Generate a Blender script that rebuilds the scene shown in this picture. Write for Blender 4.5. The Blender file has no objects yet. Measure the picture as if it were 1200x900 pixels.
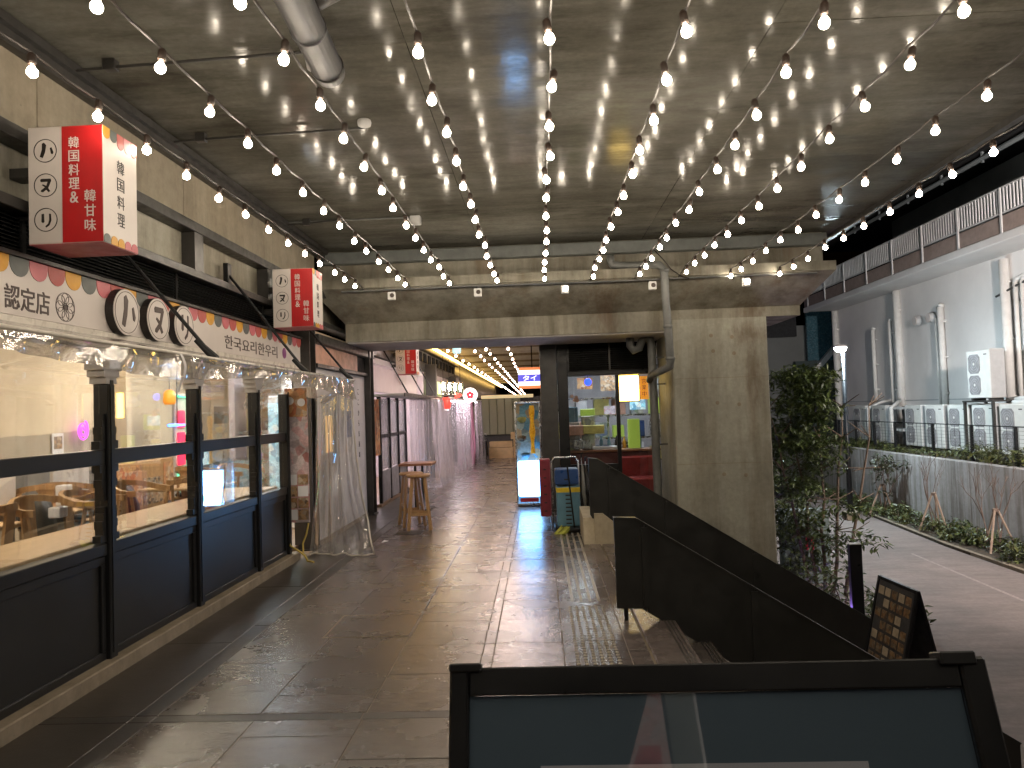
import bpy, bmesh, math, random
from mathutils import Vector, Matrix
random.seed(7)
R = math.radians
scene = bpy.context.scene
COL = scene.collection

# ------------------------------------------------------------------ camera
cam_d = bpy.data.cameras.new('camera')
cam_d.sensor_fit = 'HORIZONTAL'; cam_d.sensor_width = 36.0; cam_d.lens = 850.0 / 1200.0 * 36.0
cam_d.clip_start = 0.05; cam_d.clip_end = 2000
cam = bpy.data.objects.new('camera', cam_d); COL.objects.link(cam)
_r = Vector((0.99874261, 0.0376205, -0.03313451)); _u = Vector((0.03441989, -0.03404947, 0.99882726)); _f = Vector((-0.03644817, 0.99871184, 0.03530155))
cam.matrix_world = Matrix(((_r.x, _u.x, -_f.x, 0.0), (_r.y, _u.y, -_f.y, 0.0), (_r.z, _u.z, -_f.z, 1.6), (0, 0, 0, 1)))
scene.camera = cam

# ------------------------------------------------------------------ world, exposure (night)
world = bpy.data.worlds.new('World'); scene.world = world; world.use_nodes = True
wn = world.node_tree.nodes; wl = world.node_tree.links
bg = wn['Background']
sky = wn.new('ShaderNodeTexSky'); sky.sky_type = 'NISHITA'; sky.sun_disc = False
sky.sun_elevation = R(-4.0); sky.sun_rotation = R(200)
wl.new(sky.outputs[0], bg.inputs[0]); bg.inputs[1].default_value = 0.15
scene.view_settings.view_transform = 'Standard'; scene.view_settings.look = 'None'
scene.view_settings.exposure = 0.0; scene.view_settings.gamma = 1.0
scene.view_settings.use_curve_mapping = False
scene.cycles.max_bounces = 8; scene.cycles.transparent_max_bounces = 24
scene.cycles.sample_clamp_indirect = 6.0
scene.cycles.caustics_reflective = False; scene.cycles.caustics_refractive = False

BULB = 102.0      # radiance of a festoon bulb

# ------------------------------------------------------------------ materials
def _new(name):
    m = bpy.data.materials.new(name); m.use_nodes = True
    nt = m.node_tree; b = nt.nodes['Principled BSDF']
    return m, nt, b
def _noise(nt, scale, detail=6, rough=0.6, vec=None, stretch=None):
    n = nt.nodes.new('ShaderNodeTexNoise'); n.inputs['Scale'].default_value = scale
    n.inputs['Detail'].default_value = detail; n.inputs['Roughness'].default_value = rough
    tc = nt.nodes.new('ShaderNodeNewGeometry')
    mp = nt.nodes.new('ShaderNodeMapping')
    if stretch: mp.inputs['Scale'].default_value = stretch
    nt.links.new(tc.outputs['Position'], mp.inputs[0]); nt.links.new(mp.outputs[0], n.inputs['Vector'])
    return n
def _ramp(nt, fac, stops):
    r = nt.nodes.new('ShaderNodeValToRGB'); e = r.color_ramp.elements
    while len(e) < len(stops): e.new(0.5)
    for i, (p, c) in enumerate(stops):
        e[i].position = p; e[i].color = (c[0], c[1], c[2], 1)
    nt.links.new(fac, r.inputs[0]); return r
def _mixc(nt, fac, a, b, mode='MIX'):
    m = nt.nodes.new('ShaderNodeMixRGB'); m.blend_type = mode
    for k, v in ((0, fac), (1, a), (2, b)):
        if isinstance(v, (int, float)): m.inputs[k].default_value = v
        elif isinstance(v, tuple): m.inputs[k].default_value = (v[0], v[1], v[2], 1)
        else: nt.links.new(v, m.inputs[k])
    return m
def _bump(nt, b, h, strength, dist=0.01):
    bp = nt.nodes.new('ShaderNodeBump'); bp.inputs['Strength'].default_value = strength; bp.inputs['Distance'].default_value = dist
    nt.links.new(h, bp.inputs['Height']); nt.links.new(bp.outputs[0], b.inputs['Normal']); return bp
def mat(name, col, rough=0.5, metal=0.0, var=0.25, scale=6.0, bump=0.0, bscale=60.0, rvar=0.12, stretch=None, spec=0.5):
    m, nt, b = _new(name)
    n = _noise(nt, scale, stretch=stretch)
    lo = tuple(c * (1 - var) for c in col); hi = tuple(min(1, c * (1 + var)) for c in col)
    rp = _ramp(nt, n.outputs[0], [(0.3, lo), (0.7, hi)])
    nt.links.new(rp.outputs[0], b.inputs['Base Color'])
    if rvar:
        mr = nt.nodes.new('ShaderNodeMapRange'); mr.inputs[1].default_value = 0.3; mr.inputs[2].default_value = 0.7
        mr.inputs[3].default_value = max(0.02, rough - rvar); mr.inputs[4].default_value = min(1, rough + rvar)
        n2 = _noise(nt, scale * 2.3); nt.links.new(n2.outputs[0], mr.inputs[0]); nt.links.new(mr.outputs[0], b.inputs['Roughness'])
    else: b.inputs['Roughness'].default_value = rough
    b.inputs['Metallic'].default_value = metal; b.inputs['Specular IOR Level'].default_value = spec
    if bump:
        n3 = _noise(nt, bscale, 8, 0.65, stretch=stretch); _bump(nt, b, n3.outputs[0], bump, 0.006)
    return m
def emit(name, col, strength, base=None):
    m, nt, b = _new(name)
    b.inputs['Base Color'].default_value = (*(base or col), 1); b.inputs['Roughness'].default_value = 0.4
    b.inputs['Emission Color'].default_value = (*col, 1); b.inputs['Emission Strength'].default_value = strength
    return m
def concrete(name, col, rough=0.75, stain=0.5, bump=0.35, grain=(1, 1, 0.12), rust=0.0, spots=()):
    m, nt, b = _new(name)
    big = _noise(nt, 0.9, 8, 0.62); fine = _noise(nt, 14, 10, 0.7)
    streak = _noise(nt, 3.2, 8, 0.65, stretch=grain)
    base = _ramp(nt, big.outputs[0], [(0.3, tuple(c * 0.72 for c in col)), (0.7, tuple(min(1, c * 1.22) for c in col))])
    st = _ramp(nt, streak.outputs[0], [(0.35, (0.42, 0.37, 0.30)), (0.58, (1, 1, 1))])
    c1 = _mixc(nt, stain, base.outputs[0], st.outputs[0], 'MULTIPLY')
    fr = _ramp(nt, fine.outputs[0], [(0.3, (0.78, 0.77, 0.75)), (0.7, (1.12, 1.12, 1.12))])
    c2 = _mixc(nt, 0.8, c1.outputs[0], fr.outputs[0], 'MULTIPLY'); out = c2
    if rust:
        rn = _noise(nt, 1.3, 6, 0.7, stretch=(1.6, 1.6, 0.28)); rr = _ramp(nt, rn.outputs[0], [(0.56, (0, 0, 0)), (0.72, (1, 1, 1))])
        sc = nt.nodes.new('ShaderNodeMath'); sc.operation = 'MULTIPLY'; sc.inputs[1].default_value = rust
        nt.links.new(rr.outputs[0], sc.inputs[0])
        out = _mixc(nt, sc.outputs[0], c2.outputs[0], (0.16, 0.085, 0.035))
    for (sx, sy, sz, rx, rz) in spots:      # old rust runs with a place of their own
        gg = nt.nodes.new('ShaderNodeNewGeometry'); mp = nt.nodes.new('ShaderNodeMapping'); mp.vector_type = 'POINT'
        mp.inputs['Location'].default_value = (-sx / rx, -sy / 2.0, -sz / rz); mp.inputs['Scale'].default_value = (1 / rx, 0.5, 1 / rz)
        nt.links.new(gg.outputs['Position'], mp.inputs[0])
        ln_ = nt.nodes.new('ShaderNodeVectorMath'); ln_.operation = 'LENGTH'; nt.links.new(mp.outputs[0], ln_.inputs[0])
        sn = _noise(nt, 7, 8, 0.75, stretch=(1.6, 1, 0.5))
        ad0 = nt.nodes.new('ShaderNodeMath'); ad0.operation = 'MULTIPLY_ADD'; ad0.inputs[1].default_value = 2.6; nt.links.new(sn.outputs[0], ad0.inputs[0]); nt.links.new(ln_.outputs['Value'], ad0.inputs[2])
        rr0 = _ramp(nt, ad0.outputs[0], [(0.0, (0, 0, 0)), (1.0, (1, 1, 1))]); rr0.color_ramp.elements[0].position = 0.0
        mr0 = nt.nodes.new('ShaderNodeMapRange'); mr0.inputs[1].default_value = 1.35; mr0.inputs[2].default_value = 2.2; mr0.inputs[3].default_value = 0.6; mr0.inputs[4].default_value = 0.0
        nt.links.new(ad0.outputs[0], mr0.inputs[0]); out = _mixc(nt, mr0.outputs[0], out.outputs[0], (0.10, 0.052, 0.022))
    # tiny pores
    v = nt.nodes.new('ShaderNodeTexVoronoi'); v.inputs['Scale'].default_value = 9
    g = nt.nodes.new('ShaderNodeNewGeometry'); nt.links.new(g.outputs['Position'], v.inputs['Vector'])
    pr = _ramp(nt, v.outputs['Distance'], [(0.03, (0.35, 0.34, 0.32)), (0.055, (1, 1, 1))])
    out = _mixc(nt, 0.55, out.outputs[0], pr.outputs[0], 'MULTIPLY')
    nt.links.new(out.outputs[0], b.inputs['Base Color'])
    mr = nt.nodes.new('ShaderNodeMapRange'); mr.inputs[3].default_value = max(0.03, rough - 0.1); mr.inputs[4].default_value = min(1, rough + 0.14)
    nt.links.new(big.outputs[0], mr.inputs[0]); nt.links.new(mr.outputs[0], b.inputs['Roughness'])
    ad = nt.nodes.new('ShaderNodeMath'); ad.operation = 'ADD'; nt.links.new(fine.outputs[0], ad.inputs[0]); nt.links.new(streak.outputs[0], ad.inputs[1])
    _bump(nt, b, ad.outputs[0], bump, 0.006)
    return m
def ceiling_mat():
    m, nt, b = _new('sealed concrete ceiling')
    oi = nt.nodes.new('ShaderNodeObjectInfo')
    big = _noise(nt, 0.55, 9, 0.68, stretch=(0.8, 1.5, 1)); mid = _noise(nt, 1.9, 9, 0.74, stretch=(0.4, 1.7, 1)); fine = _noise(nt, 22, 8, 0.72)
    base = _ramp(nt, big.outputs[0], [(0.28, (0.062, 0.058, 0.046)), (0.48, (0.102, 0.097, 0.080)), (0.7, (0.17, 0.165, 0.142))])
    st = _ramp(nt, mid.outputs[0], [(0.36, (0.5, 0.48, 0.44)), (0.5, (0.95, 0.95, 0.95)), (0.66, (1.3, 1.3, 1.3))])
    c = _mixc(nt, 0.85, base.outputs[0], st.outputs[0], 'MULTIPLY')
    ton = _ramp(nt, oi.outputs['Random'], [(0.0, (0.84, 0.84, 0.84)), (1.0, (1.14, 1.14, 1.14))])
    c = _mixc(nt, 1.0, c.outputs[0], ton.outputs[0], 'MULTIPLY')
    fr = _ramp(nt, fine.outputs[0], [(0.3, (0.78, 0.78, 0.78)), (0.7, (1.14, 1.14, 1.14))])
    c = _mixc(nt, 0.8, c.outputs[0], fr.outputs[0], 'MULTIPLY')
    nt.links.new(c.outputs[0], b.inputs['Base Color'])
    rr = _ramp(nt, mid.outputs[0], [(0.38, (0.20,) * 3), (0.62, (0.055,) * 3)])
    nt.links.new(rr.outputs[0], b.inputs['Roughness'])
    sp = _ramp(nt, big.outputs[0], [(0.34, (0.02,) * 3), (0.62, (0.10,) * 3)])
    nt.links.new(sp.outputs[0], b.inputs['Specular IOR Level'])
    wav = _noise(nt, 7.0, 3, 0.55); bp = _bump(nt, b, wav.outputs[0], 0.06, 0.02)
    return m
def tile_mat(name, col, rough=0.34):
    m, nt, b = _new(name)
    oi = nt.nodes.new('ShaderNodeObjectInfo')
    ton = _ramp(nt, oi.outputs['Random'], [(0.0, tuple(c * 0.8 for c in col)), (1.0, tuple(c * 1.22 for c in col))])
    slate = _noise(nt, 9, 10, 0.72, stretch=(0.7, 1.4, 1)); fine = _noise(nt, 55, 8, 0.7); big = _noise(nt, 1.1, 6, 0.6)
    s = _ramp(nt, slate.outputs[0], [(0.3, (0.7, 0.68, 0.66)), (0.7, (1.2, 1.2, 1.2))])
    c = _mixc(nt, 0.75, ton.outputs[0], s.outputs[0], 'MULTIPLY')
    d = _ramp(nt, big.outputs[0], [(0.32, (0.62, 0.6, 0.58)), (0.62, (1.1, 1.1, 1.1))])
    c = _mixc(nt, 0.7, c.outputs[0], d.outputs[0], 'MULTIPLY')
    nt.links.new(c.outputs[0], b.inputs['Base Color'])
    mr = nt.nodes.new('ShaderNodeMapRange'); mr.inputs[1].default_value = 0.3; mr.inputs[2].default_value = 0.7
    mr.inputs[3].default_value = rough + 0.02; mr.inputs[4].default_value = rough + 0.09
    mid = _noise(nt, 2.6, 5, 0.6); nt.links.new(mid.outputs[0], mr.inputs[0]); nt.links.new(mr.outputs[0], b.inputs['Roughness'])
    ad = nt.nodes.new('ShaderNodeMath'); ad.operation = 'ADD'; nt.links.new(slate.outputs[0], ad.inputs[0]); nt.links.new(fine.outputs[0], ad.inputs[1])
    b.inputs['Specular IOR Level'].default_value = 0.7
    _bump(nt, b, ad.outputs[0], 0.22, 0.005)
    return m
def glass_mat(name, tint=(0.93, 0.95, 0.95), refl=0.10, rough=0.02, haze=0.0, hazecol=(0.8, 0.8, 0.8), bump=0.0, bscale=8.0, stretch=None):
    m = bpy.data.materials.new(name); m.use_nodes = True; nt = m.node_tree; nt.nodes.clear()
    out = nt.nodes.new('ShaderNodeOutputMaterial'); tr = nt.nodes.new('ShaderNodeBsdfTransparent'); tr.inputs[0].default_value = (*tint, 1)
    gl = nt.nodes.new('ShaderNodeBsdfGlossy'); gl.inputs['Roughness'].default_value = rough; gl.inputs[0].default_value = (1, 1, 1, 1)
    lw = nt.nodes.new('ShaderNodeLayerWeight'); lw.inputs['Blend'].default_value = 0.35
    mr = nt.nodes.new('ShaderNodeMapRange'); mr.inputs[3].default_value = refl * 0.45; mr.inputs[4].default_value = min(1, refl * 4.5)
    nt.links.new(lw.outputs['Facing'], mr.inputs[0])
    mx = nt.nodes.new('ShaderNodeMixShader'); nt.links.new(mr.outputs[0], mx.inputs[0]); nt.links.new(tr.outputs[0], mx.inputs[1]); nt.links.new(gl.outputs[0], mx.inputs[2])
    last = mx
    if haze:
        df = nt.nodes.new('ShaderNodeBsdfDiffuse'); df.inputs[0].default_value = (*hazecol, 1)
        tl = nt.nodes.new('ShaderNodeBsdfTranslucent'); tl.inputs[0].default_value = (*hazecol, 1)
        dm = nt.nodes.new('ShaderNodeMixShader'); dm.inputs[0].default_value = 0.5
        nt.links.new(df.outputs[0], dm.inputs[1]); nt.links.new(tl.outputs[0], dm.inputs[2])
        m2 = nt.nodes.new('ShaderNodeMixShader'); m2.inputs[0].default_value = haze
        nt.links.new(mx.outputs[0], m2.inputs[1]); nt.links.new(dm.outputs[0], m2.inputs[2]); last = m2
    if bump:
        n = _noise(nt, bscale, 4, 0.55, stretch=stretch); bp = nt.nodes.new('ShaderNodeBump'); bp.inputs['Strength'].default_value = bump; bp.inputs['Distance'].default_value = 0.03
        nt.links.new(n.outputs[0], bp.inputs['Height']); nt.links.new(bp.outputs[0], gl.inputs['Normal']); nt.links.new(bp.outputs[0], lw.inputs['Normal'])
    nt.links.new(last.outputs[0], out.inputs[0])
    return m
def leaf_mat(name, a, b_, rough=0.45):
    m, nt, b = _new(name)
    n = _noise(nt, 7, 3, 0.6); g = nt.nodes.new('ShaderNodeNewGeometry')
    r = _ramp(nt, n.outputs[0], [(0.3, a), (0.7, b_)])
    ri = _ramp(nt, g.outputs['Random Per Island'], [(0, (0.55, 0.6, 0.5)), (1, (1.45, 1.35, 1.1))])
    c = _mixc(nt, 1.0, r.outputs[0], ri.outputs[0], 'MULTIPLY')
    nt.links.new(c.outputs[0], b.inputs['Base Color']); b.inputs['Roughness'].default_value = rough
    return m
def wood_mat(name, a, b_, rough=0.45, stretch=(14, 14, 1.2)):
    m, nt, b = _new(name)
    n = _noise(nt, 2.2, 8, 0.65, stretch=stretch); r = _ramp(nt, n.outputs[0], [(0.3, a), (0.7, b_)])
    nt.links.new(r.outputs[0], b.inputs['Base Color']); b.inputs['Roughness'].default_value = rough
    _bump(nt, b, n.outputs[0], 0.15, 0.003); return m
def print_mat(name, cols, scale, rough=0.45, emis=0.0, stretch=(1, 1, 1)):
    # flat printed pictures: blotches of several inks
    m, nt, b = _new(name)
    v = nt.nodes.new('ShaderNodeTexVoronoi'); v.inputs['Scale'].default_value = scale
    g = nt.nodes.new('ShaderNodeNewGeometry'); mp = nt.nodes.new('ShaderNodeMapping'); mp.inputs['Scale'].default_value = stretch
    nt.links.new(g.outputs['Position'], mp.inputs[0]); nt.links.new(mp.outputs[0], v.inputs['Vector'])
    sp = nt.nodes.new('ShaderNodeSeparateColor'); nt.links.new(v.outputs['Color'], sp.inputs[0])
    r = _ramp(nt, sp.outputs[0], [(i / max(1, len(cols) - 1), c) for i, c in enumerate(cols)])
    n = _noise(nt, scale * 3, 5, 0.7); f = _ramp(nt, n.outputs[0], [(0.3, (0.6, 0.6, 0.6)), (0.7, (1.25, 1.25, 1.25))])
    c = _mixc(nt, 0.8, r.outputs[0], f.outputs[0], 'MULTIPLY')
    nt.links.new(c.outputs[0], b.inputs['Base Color']); b.inputs['Roughness'].default_value = rough
    if emis:
        nt.links.new(c.outputs[0], b.inputs['Emission Color']); b.inputs['Emission Strength'].default_value = emis
    return m

M = {}
M['ceiling'] = ceiling_mat()
M['concrete'] = concrete('weathered concrete', (0.275, 0.262, 0.215), 0.72, 0.8, 0.45, rust=0.5, spots=((0.95, 10.0, 2.95, .28, .5), (3.05, 10.1, 2.9, .3, .2)))
M['soffit'] = concrete('pale soffit with bounce tone', (0.52, 0.49, 0.48), 0.7, 0.3, 0.15)  # pale tone includes bounce light from the corridor below
M['column'] = concrete('cast concrete column', (0.335, 0.328, 0.278), 0.7, 0.6, 0.4, rust=0.3, spots=((2.98, 10.28, 2.55, .32, .22), (3.02, 10.28, 1.95, .14, .55)))
M['band'] = concrete('pale concrete wall band', (0.29, 0.252, 0.192), 0.75, 0.45, 0.3)
M['retain'] = concrete('streaked retaining wall concrete', (0.38, 0.36, 0.36), 0.8, 0.85, 0.3, grain=(2.2, 2.2, 0.12))
M['kerb'] = concrete('kerb concrete', (0.27, 0.225, 0.165), 0.7, 0.5, 0.4)
M['plinth'] = concrete('pale stone plinth', (0.46, 0.40, 0.29), 0.6, 0.4, 0.3)
M['grout'] = mat('grout', (0.22, 0.18, 0.14), 0.8, bump=0.3)
M['tile'] = tile_mat('slate look floor tile', (0.088, 0.076, 0.069), 0.21)
M['tile_dark'] = tile_mat('dark border tile', (0.034, 0.030, 0.026), 0.36)
M['tile_wet'] = tile_mat('dark stained edge tile', (0.045, 0.038, 0.031), 0.30)
M['tile_warm'] = tile_mat('warm grey floor tile', (0.110, 0.091, 0.085), 0.21)
M['tact'] = mat('tactile bars', (0.34, 0.30, 0.24), 0.4, 0.0, 0.2)
M['steel'] = mat('dark painted steel', (0.032, 0.030, 0.028), 0.42, 0.0, 0.35, bump=0.05)
M['black'] = mat('black satin paint', (0.007, 0.0075, 0.009), 0.36, 0.0, 0.35, scale=3, bump=0.02, bscale=30, spec=0.3)
M['shopblack'] = mat('black shopfront paint', (0.011, 0.0115, 0.0125), 0.32, 0.0, 0.25, scale=2, rvar=0)
M['balus'] = mat('charcoal sheet steel', (0.015, 0.015, 0.014), 0.42, 0.0, 0.3, scale=2.5, bump=0.05, bscale=18)
M['louver'] = mat('dark louvre', (0.010, 0.010, 0.010), 0.8, spec=0.12)
M['duct'] = mat('grey painted duct', (0.13, 0.14, 0.135), 0.55, 0, 0.2, bump=0.05)
M['pvc'] = mat('grey pvc pipe', (0.13, 0.135, 0.13), 0.45, 0, 0.25)
M['galv'] = mat('galvanised spiral duct', (0.13, 0.13, 0.135), 0.38, 0.8, 0.12, scale=3, rvar=0.04)
M['white'] = mat('white sign board', (0.60, 0.55, 0.52), 0.45, 0, 0.07, scale=2)
M['offwhite'] = mat('off white panel', (0.62, 0.60, 0.60), 0.5, 0, 0.10, scale=2, bump=0.04)
M['pinkwhite'] = mat('pale panel', (0.66, 0.58, 0.62), 0.5, 0, 0.08, scale=2)
M['red'] = mat('sign red', (0.42, 0.012, 0.014), 0.4, 0, 0.1)
M['ink'] = mat('black ink', (0.018, 0.014, 0.013), 0.5, 0, 0.2)
M['brownink'] = mat('dark brown ink', (0.05, 0.03, 0.026), 0.5, 0, 0.2)
M['sc_red'] = mat('scallop red', (0.40, 0.075, 0.065), 0.5, 0, 0.15)
M['sc_pink'] = mat('scallop pink', (0.50, 0.13, 0.15), 0.5, 0, 0.15)
M['sc_yel'] = mat('scallop yellow', (0.60, 0.30, 0.025), 0.5, 0, 0.15)
M['sc_grey'] = mat('scallop grey', (0.09, 0.10, 0.095), 0.5, 0, 0.15)
M['purple'] = mat('purple emblem', (0.22, 0.04, 0.18), 0.5)
M['glass'] = glass_mat('window glass', refl=0.13)
M['vinyl'] = glass_mat('clear vinyl sheet', (0.95, 0.95, 0.94), 0.30, 0.04, 0.06, (0.85, 0.82, 0.78), 0.9, 5.0, (1, 1, 0.5))
M['vinyl_awn'] = glass_mat('cloudy vinyl awning', (0.87, 0.86, 0.85), 0.24, 0.09, 0.27, (0.8, 0.74, 0.68), 0.5, 2.2, (1, 0.5, 2.5))
M['vinyl_far'] = glass_mat('vinyl curtain', (0.90, 0.90, 0.91), 0.32, 0.05, 0.20, (0.84, 0.84, 0.86), 0.8, 6.0, (1, 1, 0.3))
M['trim'] = mat('clear sheet hem', (0.62, 0.58, 0.52), 0.3, 0, 0.1)
M['bulb'] = emit('lit bulb glass', (1.0, 0.855, 0.67), BULB, (0.9, 0.85, 0.8))
M['bulb_far'] = emit('lit pinkish bulb glass', (1.0, 0.66, 0.50), 40, (0.9, 0.8, 0.75))
M['socket'] = mat('bulb socket', (0.035, 0.022, 0.016), 0.5)
M['cable'] = mat('brown cable', (0.022, 0.016, 0.013), 0.5)
M['woodlt'] = wood_mat('oiled stool wood', (0.30, 0.165, 0.068), (0.48, 0.29, 0.13))
M['woodtop'] = wood_mat('pale counter wood', (0.45, 0.29, 0.14), (0.60, 0.41, 0.22), 0.4, (14, 1.2, 14))
M['woodred'] = wood_mat('reddish table wood', (0.30, 0.13, 0.07), (0.42, 0.20, 0.11), 0.3, (3, 14, 14))
M['cushion'] = mat('black cushion', (0.03, 0.03, 0.033), 0.55)
M['cream'] = mat('cream wall', (0.64, 0.54, 0.40), 0.8, 0, 0.08, scale=1.5)
M['hill_light'] = mat('misty hill print', (0.40, 0.345, 0.275), 0.8, 0, 0.1, scale=2)
M['hill_dark'] = mat('dark hill print', (0.17, 0.155, 0.14), 0.8, 0, 0.2, scale=2)
M['hall_floor'] = wood_mat('hall floor', (0.16, 0.10, 0.06), (0.24, 0.16, 0.1), 0.4, (8, 1, 8))
M['menu'] = print_mat('menu print', [(0.45, 0.13, 0.05), (0.62, 0.36, 0.16), (0.2, 0.06, 0.03), (0.7, 0.55, 0.4)], 16, stretch=(1, 1, 1))
M['poster'] = print_mat('banner print', [(0.62, 0.46, 0.50), (0.50, 0.22, 0.22), (0.66, 0.58, 0.62), (0.40, 0.34, 0.38), (0.6, 0.5, 0.5)], 11)
M['foodphoto'] = print_mat('food photographs', [(0.30, 0.14, 0.05), (0.5, 0.34, 0.2), (0.1, 0.06, 0.04), (0.55, 0.45, 0.35)], 26)
M['dimfood'] = print_mat('dimmed food pictures', [(0.10, 0.05, 0.02), (0.2, 0.12, 0.06), (0.05, 0.03, 0.02), (0.16, 0.13, 0.09)], 30)  # darker copy of the food print, weak light put into the colour
M['dimpaper'] = mat('dimmed picture card', (0.26, 0.21, 0.15), 0.6, 0, 0.3, scale=12)  # card colour lowered for the same weak light
M['lampwarm'] = emit('warm ceiling lamp', (1.0, 0.85, 0.66), 150)
M['lampcool'] = emit('cool ceiling lamp', (0.86, 0.93, 1.0), 80)
M['lamppink'] = emit('pinkish shop lamp', (1.0, 0.88, 0.93), 24)
M['neon_red'] = emit('red neon', (1.0, 0.03, 0.09), 2.6)
M['neon_green'] = emit('green neon', (0.15, 1.0, 0.5), 2.2)
M['neon_blue'] = emit('blue tube', (0.12, 0.3, 1.0), 6)
M['neon_pink'] = emit('pink neon', (0.9, 0.08, 0.9), 2.6)
M['screen'] = print_mat('lit drinks fridge', [(0.25, 0.55, 0.65), (0.6, 0.8, 0.85), (0.1, 0.3, 0.45), (0.7, 0.75, 0.7)], 14, 0.3, 0.8)
M['panel_lit'] = emit('lit white panel', (0.20, 0.50, 1.0), 14)
M['metal'] = mat('stainless', (0.55, 0.55, 0.55), 0.28, 1.0, 0.2)
M['bwall'] = mat('white rendered wall', (0.70, 0.68, 0.67), 0.8, 0, 0.07, scale=0.8, bump=0.1, bscale=30)
M['bpipe'] = mat('white downpipe', (0.66, 0.65, 0.63), 0.5, 0, 0.08)
M['brick'] = mat('brown balcony fascia', (0.30, 0.23, 0.20), 0.8, 0, 0.15, bump=0.1)
M['rail'] = mat('grey railing paint', (0.55, 0.55, 0.55), 0.5, 0, 0.1)
M['upper'] = mat('grey upper wall', (0.24, 0.27, 0.28), 0.85, 0, 0.15, scale=0.8)
M['roofdark'] = mat('dark eaves', (0.02, 0.02, 0.022), 0.8)
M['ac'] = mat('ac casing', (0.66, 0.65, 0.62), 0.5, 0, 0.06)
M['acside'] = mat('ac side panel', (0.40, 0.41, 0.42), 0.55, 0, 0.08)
M['grille'] = mat('fan grille grey', (0.24, 0.23, 0.24), 0.6)
M['road'] = concrete('pinkish road', (0.21, 0.172, 0.160), 0.72, 0.35, 0.3, grain=(0.5, 2.5, 1))
M['line'] = mat('worn road line', (0.25, 0.205, 0.19), 0.7, 0, 0.3, scale=20)
M['soil'] = mat('planting soil', (0.06, 0.045, 0.03), 0.95, 0, 0.5, scale=9, bump=0.6, bscale=25)
M['bark'] = mat('bark', (0.12, 0.085, 0.06), 0.85, 0, 0.4, scale=18, bump=0.5, bscale=60)
M['twig'] = mat('bare twig', (0.13, 0.088, 0.07), 0.8, 0, 0.3, scale=18)
M['stake'] = wood_mat('stake wood', (0.26, 0.18, 0.13), (0.38, 0.29, 0.23), 0.6)
M['leaf'] = leaf_mat('evergreen leaves', (0.022, 0.044, 0.013), (0.075, 0.10, 0.028))
M['leaf2'] = leaf_mat('ground cover leaves', (0.045, 0.065, 0.022), (0.11, 0.12, 0.045))
M['leaf3'] = leaf_mat('dull sapling leaves', (0.035, 0.045, 0.03), (0.075, 0.085, 0.05))
M['lampglobe'] = emit('street lamp lens', (0.74, 0.92, 1.0), 1500)
M['added_wall_lens'] = emit('added wall lamp lens', (1.0, 0.89, 0.82), 4000)  # lens of the added lamp out of view
M['green_wall'] = mat('grey green board', (0.16, 0.20, 0.19), 0.7)
M['greybuild'] = mat('grey far wall', (0.16, 0.165, 0.16), 0.85, 0, 0.15, scale=0.6)
M['darkbuild'] = mat('dark far wall', (0.045, 0.06, 0.06), 0.8, 0, 0.2)
M['blueglass'] = mat('dim blue glass', (0.05, 0.11, 0.14), 0.25)
M['crate_blue'] = mat('blue plastic crate', (0.02, 0.06, 0.19), 0.35, 0, 0.15)
M['crate_teal'] = mat('pale blue crate', (0.10, 0.215, 0.29), 0.4, 0, 0.15)
M['crate_yel'] = mat('yellow crate band', (0.62, 0.45, 0.02), 0.4)
M['crate_red'] = mat('maroon crate', (0.20, 0.02, 0.035), 0.4, 0, 0.2)
M['rope'] = mat('yellow rope', (0.55, 0.42, 0.10), 0.7)
M['bluebin'] = mat('orange bag', (0.45, 0.10, 0.03), 0.5)
M['mophead'] = mat('yellow green mop', (0.42, 0.45, 0.08), 0.8, bump=0.4)
M['signglass'] = glass_mat('sign cover glass', (0.88, 0.89, 0.91), 0.16, 0.02)
M['signback'] = mat('slate blue sign sheet', (0.14, 0.20, 0.245), 0.5, 0, 0.1, scale=1.5)
M['paper'] = mat('white paper', (0.78, 0.78, 0.82), 0.6, 0, 0.03)
M['thai_blue'] = emit('lit blue stripe', (0.10, 0.09, 0.62), 1.2)
M['thai_white'] = emit('lit white stripe', (1.0, 0.90, 0.82), 1.6)
M['thai_red'] = emit('lit orange stripe', (0.95, 0.25, 0.08), 1.0)
M['letter_lit'] = emit('lit lettering', (1.0, 0.95, 0.92), 1.8)
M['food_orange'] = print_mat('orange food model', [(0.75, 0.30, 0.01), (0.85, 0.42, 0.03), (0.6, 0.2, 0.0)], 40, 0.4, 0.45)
M['case_back'] = print_mat('display backdrop', [(0.08, 0.22, 0.30), (0.20, 0.34, 0.38), (0.5, 0.32, 0.16), (0.10, 0.12, 0.13), (0.45, 0.5, 0.42)], 9, 0.4, 0.22)
M['yel_board'] = emit('lit yellow board', (1.0, 0.62, 0.13), 14.0)
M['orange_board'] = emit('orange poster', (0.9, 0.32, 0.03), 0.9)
M['orb'] = emit('blue orb', (0.03, 0.08, 1.0), 3.0)
M['kitchen'] = mat('kitchen wall', (0.42, 0.40, 0.42), 0.7, 0, 0.1)
M['shelfmix'] = print_mat('shelved goods', [(0.30, 0.34, 0.38), (0.62, 0.58, 0.45), (0.14, 0.18, 0.26), (0.45, 0.5, 0.2), (0.6, 0.66, 0.72)], 9)
M['lime'] = emit('lime notice', (0.55, 0.85, 0.10), 0.25, (.4,.5,.12))
M['yellowpaper'] = mat('yellow paper', (0.72, 0.66, 0.22), 0.6)
M['salmon'] = mat('salmon paper', (0.66, 0.38, 0.28), 0.6)
M['cove'] = emit('warm cove strip', (1.0, 0.60, 0.16), 16.0)
M['redcloth'] = mat('dark red seat', (0.30, 0.02, 0.02), 0.5)
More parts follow.
